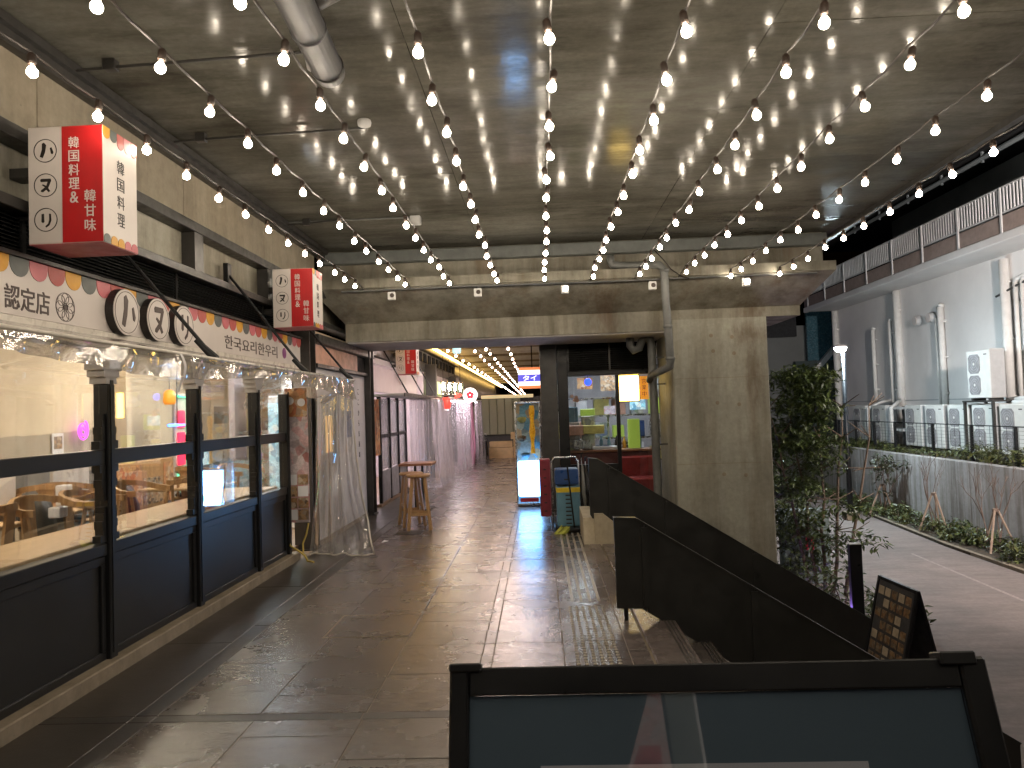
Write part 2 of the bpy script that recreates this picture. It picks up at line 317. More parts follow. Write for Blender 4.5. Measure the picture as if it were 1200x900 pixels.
M['maroon'] = mat('maroon counter', (0.12, 0.025, 0.02), 0.5)
M['lantern'] = emit('red lantern paper', (1.0, 0.07, 0.05), 1.3)
M['rsign'] = emit('round lit sign', (1.0, 0.93, 0.95), 1.5)
M['flower'] = mat('sakura red', (0.6, 0.03, 0.08), 0.5)
M['locker'] = emit('lit pale green cabinet', (0.5, 0.5, 0.3), 0.03, (0.20, 0.20, 0.13))
M['pinkcurt'] = mat('pink curtain', (0.50, 0.24, 0.34), 0.7)
M['cardboard'] = mat('pale box wood', (0.55, 0.40, 0.22), 0.7, 0, 0.15)
M['added_batten'] = emit('added far bay lamp', (1.0, 0.79, 0.71), 100)  # for the added lamps hidden behind the beam
M['violet_lamp'] = emit('violet lamp lens', (0.38, 0.2, 1.0), 260)
M['violet'] = emit('violet strip light', (0.35, 0.2, 1.0), 5)
M['litpaper'] = emit('lit lime sign', (0.85, 1.0, 0.45), 1.2)

# ------------------------------------------------------------------ mesh builder
class MB:
    def __init__(s): s.v = []; s.f = []
    def add(s, vs, fs):
        o = len(s.v); s.v += [Vector(p) for p in vs]; s.f += [tuple(i + o for i in f) for f in fs]; return s
    def box(s, x0, x1, y0, y1, z0, z1, b=0.0, mtx=None):
        lo = (min(x0, x1), min(y0, y1), min(z0, z1)); hi = (max(x0, x1), max(y0, y1), max(z0, z1))
        b = min(b, 0.45 * min(h - l for l, h in zip(lo, hi)))
        if b <= 0:
            vs = [(x, y, z) for x in (lo[0], hi[0]) for y in (lo[1], hi[1]) for z in (lo[2], hi[2])]
            fs = [(0, 1, 3, 2), (4, 6, 7, 5), (0, 4, 5, 1), (2, 3, 7, 6), (0, 2, 6, 4), (1, 5, 7, 3)]
        else:
            vs = []; idx = {}
            for sx in (0, 1):
                for sy in (0, 1):
                    for sz in (0, 1):
                        sg = (sx, sy, sz)
                        for a in range(3):
                            p = [0, 0, 0]
                            for k in range(3):
                                e = hi[k] if sg[k] else lo[k]
                                p[k] = e if k == a else (e - b if sg[k] else e + b)
                            idx[(sg, a)] = len(vs); vs.append(tuple(p))
            fs = []
            def cn(a, sa, c, sc, d, sd):
                q = [0, 0, 0]; q[a] = sa; q[c] = sc; q[d] = sd; return tuple(q)
            for a in range(3):
                c, d = [(1, 2), (0, 2), (0, 1)][a]
                for sa in (0, 1):
                    fs.append(tuple(idx[(cn(a, sa, c, i, d, j), a)] for i, j in ((0, 0), (1, 0), (1, 1), (0, 1))))
            for c in range(3):
                a, d = [(1, 2), (0, 2), (0, 1)][c]
                for sa in (0, 1):
                    for sd in (0, 1):
                        k0 = cn(a, sa, c, 0, d, sd); k1 = cn(a, sa, c, 1, d, sd)
                        fs.append((idx[(k0, a)], idx[(k0, d)], idx[(k1, d)], idx[(k1, a)]))
            for sx in (0, 1):
                for sy in (0, 1):
                    for sz in (0, 1): fs.append(tuple(idx[((sx, sy, sz), a)] for a in range(3)))
        if mtx is not None: vs = [mtx @ Vector(p) for p in vs]
        return s.add(vs, fs)
    def bar(s, p, q, w, h=None, b=0.0, up=Vector((0, 0, 1))):
        p = Vector(p); q = Vector(q); h = h or w; d = (q - p); L = d.length; d.normalize()
        x = d.cross(up)
        if x.length < 1e-4: x = d.cross(Vector((0, 1, 0)))
        x.normalize(); z = x.cross(d)
        m = Matrix(((x.x, d.x, z.x, p.x), (x.y, d.y, z.y, p.y), (x.z, d.z, z.z, p.z), (0, 0, 0, 1)))
        return s.box(-w / 2, w / 2, 0, L, -h / 2, h / 2, b, m)
    def tube(s, pts, r, n=8, caps=True):
        pts = [Vector(p) for p in pts]; o = len(s.v); N = len(pts)
        rs = r if isinstance(r, (list, tuple)) else [r] * N
        prev = None
        for i, p in enumerate(pts):
            t = (pts[min(i + 1, N - 1)] - pts[max(i - 1, 0)]).normalized()
            if prev is None:
                a = Vector((0, 0, 1)) if abs(t.z) < 0.9 else Vector((1, 0, 0))
                prev = t.cross(a).normalized()
            u = (prev - t * prev.dot(t)).normalized(); prev = u; w = t.cross(u)
            for k in range(n):
                a = 2 * math.pi * k / n; s.v.append(p + (u * math.cos(a) + w * math.sin(a)) * rs[i])
        for i in range(N - 1):
            for k in range(n): s.f.append((o + i * n + k, o + i * n + (k + 1) % n, o + (i + 1) * n + (k + 1) % n, o + (i + 1) * n + k))
        if caps:
            s.f.append(tuple(o + k for k in range(n))[::-1]); s.f.append(tuple(o + (N - 1) * n + k for k in range(n)))
        return s
    def lathe(s, prof, c=(0, 0, 0), n=20, axis='z'):
        o = len(s.v); c = Vector(c)
        for r, h in prof:
            for k in range(n):
                a = 2 * math.pi * k / n
                p = (r * math.cos(a), r * math.sin(a), h)
                if axis == 'x': p = (h, r * math.cos(a), r * math.sin(a))
                if axis == 'y': p = (r * math.cos(a), h, r * math.sin(a))
                s.v.append(c + Vector(p))
        for i in range(len(prof) - 1):
            for k in range(n): s.f.append((o + i * n + k, o + i * n + (k + 1) % n, o + (i + 1) * n + (k + 1) % n, o + (i + 1) * n + k))
        s.f.append(tuple(o + k for k in range(n))[::-1]); s.f.append(tuple(o + (len(prof) - 1) * n + k for k in range(n)))
        return s
    def prism(s, poly, axis, a, b):
        n = len(poly); o = len(s.v)
        for t in (a, b):
            for (p, q) in poly: s.v.append(Vector((t, p, q) if axis == 'x' else (p, t, q) if axis == 'y' else (p, q, t)))
        s.f.append(tuple(o + i for i in range(n))[::-1]); s.f.append(tuple(o + n + i for i in range(n)))
        for i in range(n): s.f.append((o + i, o + (i + 1) % n, o + n + (i + 1) % n, o + n + i))
        return s
    def grid(s, fn, nu, nv):
        o = len(s.v)
        for i in range(nu + 1):
            for j in range(nv + 1): s.v.append(Vector(fn(i / nu, j / nv)))
        for i in range(nu):
            for j in range(nv): s.f.append((o + i * (nv + 1) + j, o + (i + 1) * (nv + 1) + j, o + (i + 1) * (nv + 1) + j + 1, o + i * (nv + 1) + j + 1))
        return s
    def mesh(s, name, material, origin=Vector((0, 0, 0)), smooth=False, fix=True):
        me = bpy.data.meshes.new(name); me.from_pydata([p - origin for p in s.v], [], s.f)
        if fix:
            bm = bmesh.new(); bm.from_mesh(me); bmesh.ops.recalc_face_normals(bm, faces=bm.faces); bm.to_mesh(me); bm.free()
        if material: me.materials.append(material)
        if smooth: me.polygons.foreach_set('use_smooth', [True] * len(me.polygons))
        return me

ORG = {}
def origin(o): return ORG.get(o.name, Vector((0, 0, 0)))
def tag(o, label=None, cat=None, group=None, kind=None):
    if label: o['label'] = label
    if cat: o['category'] = cat
    if group: o['group'] = group
    if kind: o['kind'] = kind
    return o
def thing(name, label, cat, loc=(0, 0, 0), group=None):
    o = bpy.data.objects.new(name, None); COL.objects.link(o); o.empty_display_size = 0.1
    o.location = loc; ORG[o.name] = Vector(loc); return tag(o, label, cat, group)
def part(name, mb, m, parent=None, smooth=False, label=None, kind=None, fix=True):
    org = origin(parent) if parent else Vector((0, 0, 0))
    me = mb if isinstance(mb, bpy.types.Mesh) else mb.mesh(name, m, org, smooth, fix)
    o = bpy.data.objects.new(name, me); COL.objects.link(o)
    if parent: o.parent = parent
    ORG[o.name] = org
    return tag(o, label, None, None, kind)
def solo(name, mb, m, label, cat, group=None, smooth=False, kind=None, loc=None):
    org = Vector(loc) if loc else sum(mb.v, Vector()) / len(mb.v)
    me = mb.mesh(name, m, org, smooth); o = bpy.data.objects.new(name, me); o.location = org; COL.objects.link(o); ORG[o.name] = org
    return tag(o, label, cat, group, kind)
def struct(name, mb, m, smooth=False):
    o = part(name, mb, m, None, smooth); o['kind'] = 'structure'; return o
def shared(name, me, loc, parent, rot=None, scale=None):
    o = bpy.data.objects.new(name, me); COL.objects.link(o); o.parent = parent
    o.location = Vector(loc) - origin(parent)
    if rot: o.rotation_euler = rot
    if scale: o.scale = scale
    ORG[o.name] = Vector(loc) if not rot else Vector(loc)
    return o
def dup(o, loc=None, rotz=None, label=None, parent=None):
    c = o.copy(); COL.objects.link(c)
    if parent: c.parent = parent
    if loc is not None: c.location = loc; ORG[c.name] = Vector(loc)
    if rotz is not None: c.rotation_euler = (0, 0, rotz)
    if label: c['label'] = label
    for ch in list(o.children): dup(ch, parent=c)
    return c
def B(x0, x1, y0, y1, z0, z1, b=0.0): return MB().box(x0, x1, y0, y1, z0, z1, b)

FACE_Y = (Vector((1, 0, 0)), Vector((0, 0, 1)), Vector((0, -1, 0)))      # sign faces -Y
FACE_X = (Vector((0, 1, 0)), Vector((0, 0, 1)), Vector((1, 0, 0)))       # sign faces +X
def text_mb(body, centre, w=None, h=None, frame=FACE_Y, depth=0.003, bold=0.0):
    c = bpy.data.curves.new('lettering', 'FONT'); c.body = body; c.size = 1; c.extrude = 0.5; c.offset = bold; c.resolution_u = 3
    o = bpy.data.objects.new('lettering', c); COL.objects.link(o)
    dg = bpy.context.evaluated_depsgraph_get(); me = bpy.data.meshes.new_from_object(o.evaluated_get(dg))
    vs = [v.co.copy() for v in me.vertices]; fs = [tuple(p.vertices) for p in me.polygons]
    bpy.data.objects.remove(o); bpy.data.curves.remove(c); bpy.data.meshes.remove(me)
    x0, x1 = min(v.x for v in vs), max(v.x for v in vs); y0, y1 = min(v.y for v in vs), max(v.y for v in vs)
    sx = w / (x1 - x0) if w else None; sy = h / (y1 - y0) if h else None
    sx = sx or sy; sy = sy or sx
    ux, uy, uz = frame; cv = Vector(centre)
    mb = MB()
    mb.add([cv + ux * ((v.x - (x0 + x1) / 2) * sx) + uy * ((v.y - (y0 + y1) / 2) * sy) + uz * (depth if v.z > 0 else 0.0) for v in vs], fs)
    return mb
def vtext(chars, top, step, size, frame, depth=0.003, bold=0.0):
    mb = MB()
    for i, ch in enumerate(chars):
        t = text_mb(ch, Vector(top) - frame[1] * (step * i), size * (0.93 if ch != '&' else 0.75), size, frame, depth, bold); mb.add(t.v, t.f)
    return mb
def ring(c, r, w, frame, depth=0.002, n=40, sy=1.0):
    ux, uy, uz = frame; c = Vector(c); mb = MB(); vs = []; fs = []
    for k in range(n):
        a = 2 * math.pi * k / n; d = ux * math.cos(a) + uy * math.sin(a) * sy
        vs += [c + d * r, c + d * (r - w), c + d * r + uz * depth, c + d * (r - w) + uz * depth]
    for k in range(n):
        i = 4 * k; j = 4 * ((k + 1) % n); fs += [(i, j, j + 2, i + 2), (i + 1, i + 3, j + 3, j + 1), (i + 2, j + 2, j + 3, i + 3)]
    return mb.add(vs, fs)
def disc(c, r, frame, depth, n=40):
    ux, uy, uz = frame; c = Vector(c); vs = []
    for t in (0, depth):
        for k in range(n):
            a = 2 * math.pi * k / n; vs.append(c + (ux * math.cos(a) + uy * math.sin(a)) * r + uz * t)
    fs = [tuple(range(n))[::-1], tuple(range(n, 2 * n))] + [(k, (k + 1) % n, n + (k + 1) % n, n + k) for k in range(n)]
    return MB().add(vs, fs)
def poly(pts, c, frame, depth):
    ux, uy, uz = frame; c = Vector(c); n = len(pts)
    vs = [c + ux * p[0] + uy * p[1] + uz * t for t in (0, depth) for p in pts]
    fs = [tuple(range(n))[::-1], tuple(range(n, 2 * n))] + [(k, (k + 1) % n, n + (k + 1) % n, n + k) for k in range(n)]
    return MB().add(vs, fs)
def scallop(c, w, h, frame, depth=0.002, flip=False):
    s = -1 if not flip else 1; pts = [(-w / 2, 0), (-w / 2, s * (h - w / 2))]
    for k in range(1, 9):
        a = math.pi * k / 9; pts.append((-w / 2 * math.cos(a), s * (h - w / 2 + w / 2 * math.sin(a))))
    pts += [(w / 2, s * (h - w / 2)), (w / 2, 0)]
    return poly(pts, c, frame, depth)
def leaves(mb, centre, rad, n, size, rng, flat=1.0):
    for _ in range(n):
        while True:
            d = Vector((rng.uniform(-1, 1), rng.uniform(-1, 1), rng.uniform(-1, 1)))
            if 0.1 < d.length < 1: break
        d = d.normalized() * (d.length ** 0.5)
        p = Vector(centre) + Vector((d.x * rad[0], d.y * rad[1], d.z * rad[2]))
        L = size * rng.uniform(0.6, 1.35); W = L * rng.uniform(0.3, 0.46)
        t = Vector((rng.uniform(-1, 1), rng.uniform(-1, 1), rng.uniform(-0.9, 0.35))).normalized()
        s = t.cross(Vector((rng.uniform(-.4, .4), rng.uniform(-.4, .4), 1))).normalized(); nrm = s.cross(t)
        mb.add([p, p + t * L * 0.5 + s * W * 0.5 + nrm * L * .08, p + t * L, p + t * L * 0.5 - s * W * 0.5 + nrm * L * .08], [(0, 1, 2), (0, 2, 3)])
    return mb

# ================================================================== SETTING
# lower ground and road, one sheet to the horizon
ZG = -1.65
g = MB(); g.box(-300, 300, -300, 600, ZG - 0.3, ZG - 0.03)
struct('ground', g, M['soil'])
rd = MB(); rd.add([(2.2, -14, ZG), (8.3, -14, ZG), (8.5, 10, ZG), (8.62, 16, ZG), (8.95, 20, ZG), (9.6, 26, ZG), (9.0, 44, ZG), (2.2, 44, ZG)], [(0, 1, 2, 3, 4, 5, 6, 7)])
rd.add([(p.x, p.y, ZG - 0.05) for p in rd.v[:8]], [tuple(range(8))[::-1]])
road = struct('road', rd, M['road'])
ln = MB(); ln.add([(7.28, 8, ZG + .004), (7.36, 8, ZG + .004), (7.62, 15.4, ZG + .004), (7.56, 15.4, ZG + .004)], [(0, 1, 2, 3)])
part('road_line', ln, M['line'], road)
# road edging kerb on the planted side
ek = MB()
pts = [(8.3, -6), (8.5, 10), (8.62, 16), (8.95, 20), (9.6, 26)]
for (a, b) in zip(pts[:-1], pts[1:]): ek.bar((a[0] + .06, a[1], ZG + .02), (b[0] + .06, b[1], ZG + .02), 0.1, 0.08)
part('edging', ek, M['kerb'], road)

# raised walkway
wk = MB(); wk.box(-7, 0.66, -3, 8.70, ZG, -0.005); wk.box(-7, 1.9, 8.70, 80, ZG, -0.0055)
walk = struct('walkway', wk, M['grout'])
tile_cache = {}
def tile_mesh(w, l, key, m):
    k = (round(w, 3), round(l, 3), key)
    if k not in tile_cache: tile_cache[k] = MB().box(-w / 2, w / 2, -l / 2, l / 2, -0.02, 0.0, 0.0025).mesh('floor_tile', m)
    return tile_cache[k]
rng = random.Random(3)
J = 0.005
def lay(x0, x1, y0, y1, length, key, off=0.0):
    y = y0 - off
    while y < y1 - 0.02:
        a = max(y, y0); b = min(y + length, y1); y += length
        if b - a < 0.05: continue
        me = tile_mesh(x1 - x0 - J, b - a - J, key, M[key])
        shared('floor_tile', me, ((x0 + x1) / 2, (a + b) / 2, rng.uniform(-.0012, .0008)), walk, (rng.uniform(-.0016, .0016), rng.uniform(-.002, .002), 0))
YS = 0.55
for (x0, x1, L, key, off) in ((-2.745, -2.255, 1.65, 'tile_wet', 0.4), (-2.255, -2.13, 1.65, 'tile_dark', 0.0), (-2.13, -1.565, 1.1, 'tile', 0.3), (-1.565, -0.985, 1.1, 'tile', 0.85),
                              (-0.985, -0.43, 0.55, 'tile', 0), (-0.43, -0.355, 1.1, 'tile', 0), (-0.355, 0.105, 0.55, 'tile_warm', 0)):
    lay(x0, x1, 1.2, 3.845, L, key, off)
    lay(x0, x1, 3.93, 14.4, L, key, off)
for (x0, x1) in ((-2.745, -2.255), (-2.255, -2.13), (-2.13, -1.0), (-1.0, -0.43), (-0.43, 0.105)): lay(x0, x1, 3.845, 3.93, 9, 'tile_dark')
lay(0.105, 0.53, 1.2, 8.6, 0.55, 'tile_warm'); lay(0.53, 0.66, 1.2, 8.6, 0.55, 'tile_warm', 0.2)
lay(0.105, 0.6, 8.6, 11.55, 0.55, 'tile')
far = MB()
yy = 14.4
while yy < 25.4:
    xx = -2.745
    for x1 in (-2.13, -1.565, -0.985, -0.355, 0.3):
        far.box(xx + .004, x1 - .004, yy + .004, yy + .546, -0.02, 0.0); xx = x1
    yy += 0.55
part('far_paving', far, M['tile_warm'], walk, kind='stuff')
tk = MB()
y = 2.2
while y < 5.95:
    for k in range(6): tk.lathe([(0.0135, 0.0), (0.0115, 0.005), (0.007, 0.0062)], (0.19 + k * 0.052, y, 0.0), 8)
    y += 0.052 if y < 5.3 else 0.058
part('tactile_studs', tk, M['tact'], walk, kind='stuff')
for k in range(4):
    part('tactile_bar', B(0.205 + k * 0.073, 0.23 + k * 0.073, 6.05, 9.35, 0.0, 0.005, 0.002), M['tact'], walk)
# manhole frame in the paving
mh = thing('access_cover', 'rectangular access cover let into the grey floor tiles', 'floor cover', (-1.27, 5.53, 0))
fr = MB()
for a in ((-1.62, -0.975, 5.23, 5.245), (-1.62, -0.975, 5.785, 5.80), (-1.62, -1.605, 5.245, 5.785), (-0.99, -0.975, 5.245, 5.785)): fr.box(a[0], a[1], a[2], a[3], -0.004, 0.0022)
part('frame', fr, M['grout'], mh)
part('lid', B(-1.604, -0.991, 5.247, 5.783, -0.004, 0.0025, 0.001), M['tile'], mh)

# stairs going down to the right
stairs = struct('stairs', B(0.66, 0.68, -3, 8.58, ZG, -0.02), M['kerb'])
for k in range(10):
    x0 = 0.68 + 0.265 * k; z = -0.165 * k - 0.001
    if k == 0: x1 = x0 + 0.265
    part('step', B(x0, x0 + 0.275, -1.5, 8.58, z - 0.30 if z - .3 > ZG else ZG - .02, z, 0.006), M['tile_warm'] if k % 2 == 0 else M['tile'], stairs)
    for q in range(3): part('nosing_strip', B(x0 + 0.185 + q * 0.026, x0 + 0.197 + q * 0.026, -1.45, 8.5, z, z + 0.0035), M['tile_dark'], stairs)
pl = MB().prism([(8.56, 0.0), (8.62, 0.30), (9.4, 0.33), (9.4, -0.4), (8.56, -0.4)], 'x', 0.47, 0.60)
pl.prism([(0.6, 0.35), (0.70, 0.35), (0.86, 0.22), (0.86, -0.4), (0.6, -0.4)], 'y', 8.55, 8.72)
pl.box(0.6, 1.9, 8.72, 11.5, -0.4, 0.02)
solo('stone_plinth', pl, M['plinth'], 'pale stepped stone plinth at the head of the stairs beside the crates', 'plinth')

def balustrade(y, top, bot, seams, label, th=0.045, drop=0.0):
    t = thing('balustrade', label, 'balustrade', (top[0][0], y, 0), 'dark sheet steel balustrades along the stairs')
    t0 = top[0]; sl = (top[2][1] - top[1][1]) / (top[2][0] - top[1][0]); sb = (bot[2][1] - bot[1][1]) / (bot[2][0] - bot[1][0])
    def zt(x): return top[0][1] + (top[1][1] - top[0][1]) * (x - top[0][0]) / (top[1][0] - top[0][0]) if x < top[1][0] else top[1][1] + sl * (x - top[1][0])
    def zb(x): return bot[0][1] if x < bot[1][0] else bot[1][1] - drop + sb * (x - bot[1][0])
    xs = [top[0][0]] + seams + [top[2][0]]
    for a, b in zip(xs[:-1], xs[1:]):
        p = [(a + .002, zb(a)), (a + .002, zt(a))]
        for kx in (top[1][0],):
            if a < kx < b: p.append((kx, zt(kx)))
        p += [(b - .002, zt(b)), (b - .002, zb(b))]
        for kx in (bot[1][0],):
            if a < kx < b: p.append((kx, zb(kx)))
        part('panel', MB().prism(p, 'y', y - th / 2, y + th / 2), M['balus'], t)
    cap = MB(); cap.bar((top[0][0], y, top[0][1] + .008), (top[1][0], y, top[1][1] + .008), th + .016, 0.014); cap.bar((top[1][0], y, top[1][1] + .006), (top[2][0], y, top[2][1] + .006), th + .016, 0.014)
    part('top_rail', cap, M['balus'], t)
    for x in seams: part('stiffener', MB().bar((x, y - th / 2 - .006, zb(x) + .04), (x, y - th / 2 - .006, zt(x) - .02), 0.05, 0.012, up=Vector((0, 1, 0))), M['balus'], t)
    for x in [top[0][0] + 0.07]: part('leg', B(x - .016, x + .016, y - .01, y + .01, max(ZG, -0.165 * max(0, math.floor((x - .68) / .265 + .2))) , zb(x) + .05), M['black'], t)
    return t
balustrade(5.5, [(0.525, 0.756), (0.693, 0.748), (3.4, -0.945)], [(0.525, 0.095), (0.712, 0.088), (3.4, -1.62)], [0.75, 1.54, 2.4], 'near dark steel balustrade sloping down the stairs behind the glass sign')
balustrade(8.64, [(0.555, 0.985), (0.661, 0.975), (3.75, -0.97)], [(0.555, 0.33), (0.80, 0.33), (3.75, -1.55)], [0.80, 1.45, 2.45], 'far dark steel balustrade sloping down in front of the concrete column', drop=0.42)

# viaduct ceiling
cl = MB(); cl.add([(-3.0, -6, 3.93), (3.6, -6, 3.93), (3.92, 5.7, 3.93), (4.16, 10.6, 3.93), (-3.0, 10.6, 3.93), (-3.0, -6, 4.5), (3.6, -6, 4.5), (3.92, 5.7, 4.5), (4.16, 10.6, 4.5), (-3.0, 10.6, 4.5)],
                  [(0, 1, 2, 3, 4), (9, 8, 7, 6, 5), (0, 5, 6, 1), (1, 6, 7, 2), (2, 7, 8, 3), (3, 8, 9, 4), (4, 9, 5, 0)])
ceil = struct('ceiling', cl, M['roofdark'])
ye = [-3.0, -1.2, 0.6, 1.9, 3.16, 4.4, 5.67, 6.9, 8.1, 9.3, 10.58]; xe = [-2.93, -0.75, 1.5]
for j in range(len(ye) - 1):
    for i in range(3):
        x0 = xe[i]; y0, y1 = ye[j], ye[j + 1]
        r0 = xe[i + 1] if i < 2 else 3.80 + 0.031 * max(0, y0 + 1) ; r1 = xe[i + 1] if i < 2 else 3.80 + 0.031 * max(0, y1 + 1)
        h = [3.90 + rng.uniform(-.0015, .0015)] * 4; tx = rng.uniform(-.003, .003); ty = rng.uniform(-.003, .003)
        q = [(x0 + .002, y0 + .002, h[0] - tx - ty), (r0 - .002, y0 + .002, h[0] + tx - ty), (r1 - .002, y1 - .002, h[0] + tx + ty), (x0 + .002, y1 - .002, h[0] - tx + ty)]
        part('ceiling_panel', MB().add(q + [(a, b, 3.935) for a, b, c in q], [(0, 3, 2, 1), (4, 5, 6, 7), (0, 1, 5, 4), (1, 2, 6, 5), (2, 3, 7, 6), (3, 0, 4, 7)]), M['ceiling'], ceil)
# edge lip of the slab on the street side
lip = MB(); lip.bar((3.74, -3, 3.875), (4.17, 10.55, 3.875), 0.07, 0.06); part('slab_lip', lip, M['steel'], ceil)

# pier: crossbeam and column
pier = thing('concrete_pier', 'massive weathered concrete crossbeam on one thick column at right', 'concrete pier', (2.58, 10.9, ZG))
bm_ = MB()
Y0, Y1, Y2, Y3 = 10.05, 9.62, 10.28, 11.62
# recessed upper wall, ledge, chamfer, lower face
bm_.box(-3.05, 3.96, Y0, Y3, 3.40, 3.9)
XL0, XL1, XR0, XR1 = -3.02, -2.74, 3.96, 3.70
vs = [(XL0, Y1, 3.42), (XR0, Y1, 3.42), (XL0, Y1, 3.30), (XR0, Y1, 3.30), (XL1, Y2, 2.90), (XR1, Y2, 2.93), (XL1, Y2, 2.64), (1.90, Y2, 2.64), (XL1, Y3, 2.64), (1.90, Y3, 2.64), (XL0, Y3, 3.42), (XR0, Y3, 3.42), (1.9, Y2, 2.925), (XR1, Y2, 2.79), (3.2, Y2, 2.79), (XR1, Y3, 2.79)]
fs = [(0, 1, 3, 2), (2, 3, 5, 12, 4), (4, 12, 7, 6), (6, 7, 9, 8), (0, 10, 11, 1)]
bm_.add(vs, fs)
bm_.add([(XL0, Y1, 3.42), (XL0, Y1, 3.30), (XL1, Y2, 2.90), (XL1, Y2, 2.64), (XL1, Y3, 2.64), (XL0, Y3, 3.42)], [(0, 1, 2, 3, 4, 5)])
bm_.add([(XR0, Y1, 3.42), (XR0, Y1, 3.30), (XR1, Y2, 2.93), (XR1, Y2, 2.79), (XR1, Y3, 2.79), (XR0, Y3, 3.42)], [(0, 1, 2, 3, 4, 5)])
bm_.box(1.90, XR1, Y2 - 0.0, Y3, 2.79, 2.93)
bm_.add([(XL1, Y3, 2.64), (1.9, Y3, 2.64), (1.9, Y3, 3.42), (XL0, Y3, 3.42)], [(0, 1, 2, 3)])
part('crossbeam', bm_, M['concrete'], pier, fix=True)
part('soffit_bounce_sheet', B(XL1 + .02, 1.885, Y2 + .03, Y3 - .01, 2.618, 2.637, .004), M['soffit'], pier)  # pale sheet under the beam, corridor bounce light put into its colour
cm = MB(); cm.box(1.90, 3.235, Y2 + 0.004, 11.6, ZG - .1, 2.92, 0.02); part('column', cm, M['column'], pier)
for (x, z) in ((2.45, 2.55), (2.74, 2.52), (2.47, 2.33), (2.76, 2.29), (2.5, 1.6), (2.8, 1.57), (2.55, 0.6), (2.85, 0.58)):
    part('tie_hole', MB().lathe([(0.028, -0.004), (0.022, -0.0055)], (x, Y2 + 0.004, z), 12, 'y'), M['kerb'], pier)
for z in (0.75, 1.95): part('pour_joint', B(1.91, 3.225, Y2 + .0005, Y2 + .004, z, z + .006), M['kerb'], pier)
part('duct', B(-3.0, 3.98, 9.93, Y0, 3.70, 3.865, 0.01), M['duct'], pier)
# spotlights along the ledge
for i, (x, lab) in enumerate(((-1.90, 'small square spotlight at the left end of the concrete beam'), (-0.757, 'small square spotlight on the beam, second from the left wall'), (0.39, 'small square spotlight at the middle of the concrete beam'), (1.53, 'small square spotlight just left of the grey drop pipe'), (2.743, 'small square spotlight on the beam above the column'))):
    s = thing('spotlight', lab, 'spotlight', (x, 9.6, 3.17), 'square spotlights along the beam ledge')
    part('housing', B(x - .05, x + .05, 9.46, 9.52, 3.10, 3.21, 0.008), M['rail'], s)
    part('bracket', MB().bar((x, 9.52, 3.19), (x, 9.64, 3.25), 0.03, 0.02), M['steel'], s)
    part('lens', MB().lathe([(0.03, 0), (0.026, -0.006)], (x + .01, 9.458, 3.16), 14, 'y'), M['bulb'] if i in (2, 4) else M['socket'], s)
# conduit along the ledge
cd = MB().tube([(-2.6, 9.6, 3.255), (-1, 9.6, 3.265), (1.0, 9.6, 3.255), (2.2, 9.6, 3.262), (3.7, 9.6, 3.26)], 0.012, 8)
solo('conduit', cd, M['pvc'], 'thin grey conduit running along the ledge of the beam', 'conduit')
# drain pipes by the column
dp = thing('drain_pipe', 'grey drain pipe elbowing off the beam and dropping beside the column', 'pipe', (1.77, 9.85, 3.5))
part('run', MB().tube([(1.03, 9.80, 3.64), (1.03, 9.80, 3.55), (1.05, 9.80, 3.51), (1.2, 9.79, 3.49), (1.55, 9.64, 3.46), (1.64, 9.56, 3.44), (1.70, 9.54, 3.37), (1.705, 9.54, 3.0), (1.735, 9.54, 2.16), (1.73, 9.57, 2.10), (1.68, 10.1, 2.06), (1.64, 10.6, 2.03), (1.63, 10.72, 1.96)], 0.052, 14), M['pvc'], dp, True)
for p, q in (((1.745, 9.86, 3.46), (1.8, 9.86, 3.46)),): pass
for z in (3.36, 2.62, 2.2): part('collar', MB().lathe([(0.06, -0.02), (0.062, 0), (0.06, 0.02)], (1.705 + (3.0 - z) * .035 if z < 3 else 1.703, 9.54, z), 16), M['pvc'], dp, True)
dp2 = thing('drain_pipe', 'grey downpipe with a hooked top between the dark shop and the column', 'pipe', (1.66, 10.9, 0))
part('run', MB().tube([(1.40, 10.95, 2.66), (1.40, 10.95, 2.50), (1.45, 10.95, 2.43), (1.53, 10.95, 2.46), (1.57, 10.95, 2.56), (1.63, 10.95, 2.62), (1.70, 10.95, 2.58), (1.715, 10.95, 2.48), (1.72, 10.95, 1.6), (1.73, 10.95, 0.0), (1.73, 10.95, -0.3)], 0.062, 14), M['pvc'], dp2, True)
for z in (2.3, 1.9, 1.0): part('clip', B(1.72, 1.9, 10.94, 10.96, z, z + .02), M['steel'], dp2)
solo('cable', MB().tube([(1.60, 9.75, 3.70), (1.64, 9.62, 3.6), (1.70, 9.55, 3.5), (1.80, 9.58, 3.38), (1.93, 9.58, 3.28), (2.03, 9.58, 3.25)], 0.008, 6), M['cable'], 'loose black cable looping round the drain pipe elbow', 'cable')

# left upper wall of the viaduct
wb = thing('concrete_wall', 'pale concrete band high above the left shopfronts under the ceiling', 'concrete wall', (-2.98, 3, 3.28))
ys = [-3, -1.2, 0.6, 2.4, 4.2, 6.0, 7.8, 9.6]
for a, b in zip(ys[:-1], ys[1:]): part('wall_panel', B(-3.25, -2.96 + rng.uniform(-.002, .002), a + .003, b - .003, 3.29, 3.92, 0.004), M['band'], wb)
eb = MB().box(-2.96, -2.90, -3, 9.9, 3.745, 3.83); eb.box(-2.96, -2.86, -3, 9.9, 3.83, 3.885); solo('edge_rail', eb, M['steel'], 'dark steel rail along the joint of ceiling and left wall', 'steel rail')
ib = thing('steel_beam', 'dark steel I beam running along above the left shopfronts', 'steel beam', (-2.95, 3, 2.8))
part('top_flange', B(-3.05, -2.86, -3, 26, 3.20, 3.285, 0.004), M['steel'], ib)
part('web', B(-3.03, -2.985, -3, 26, 2.87, 3.20), M['concrete'], ib)
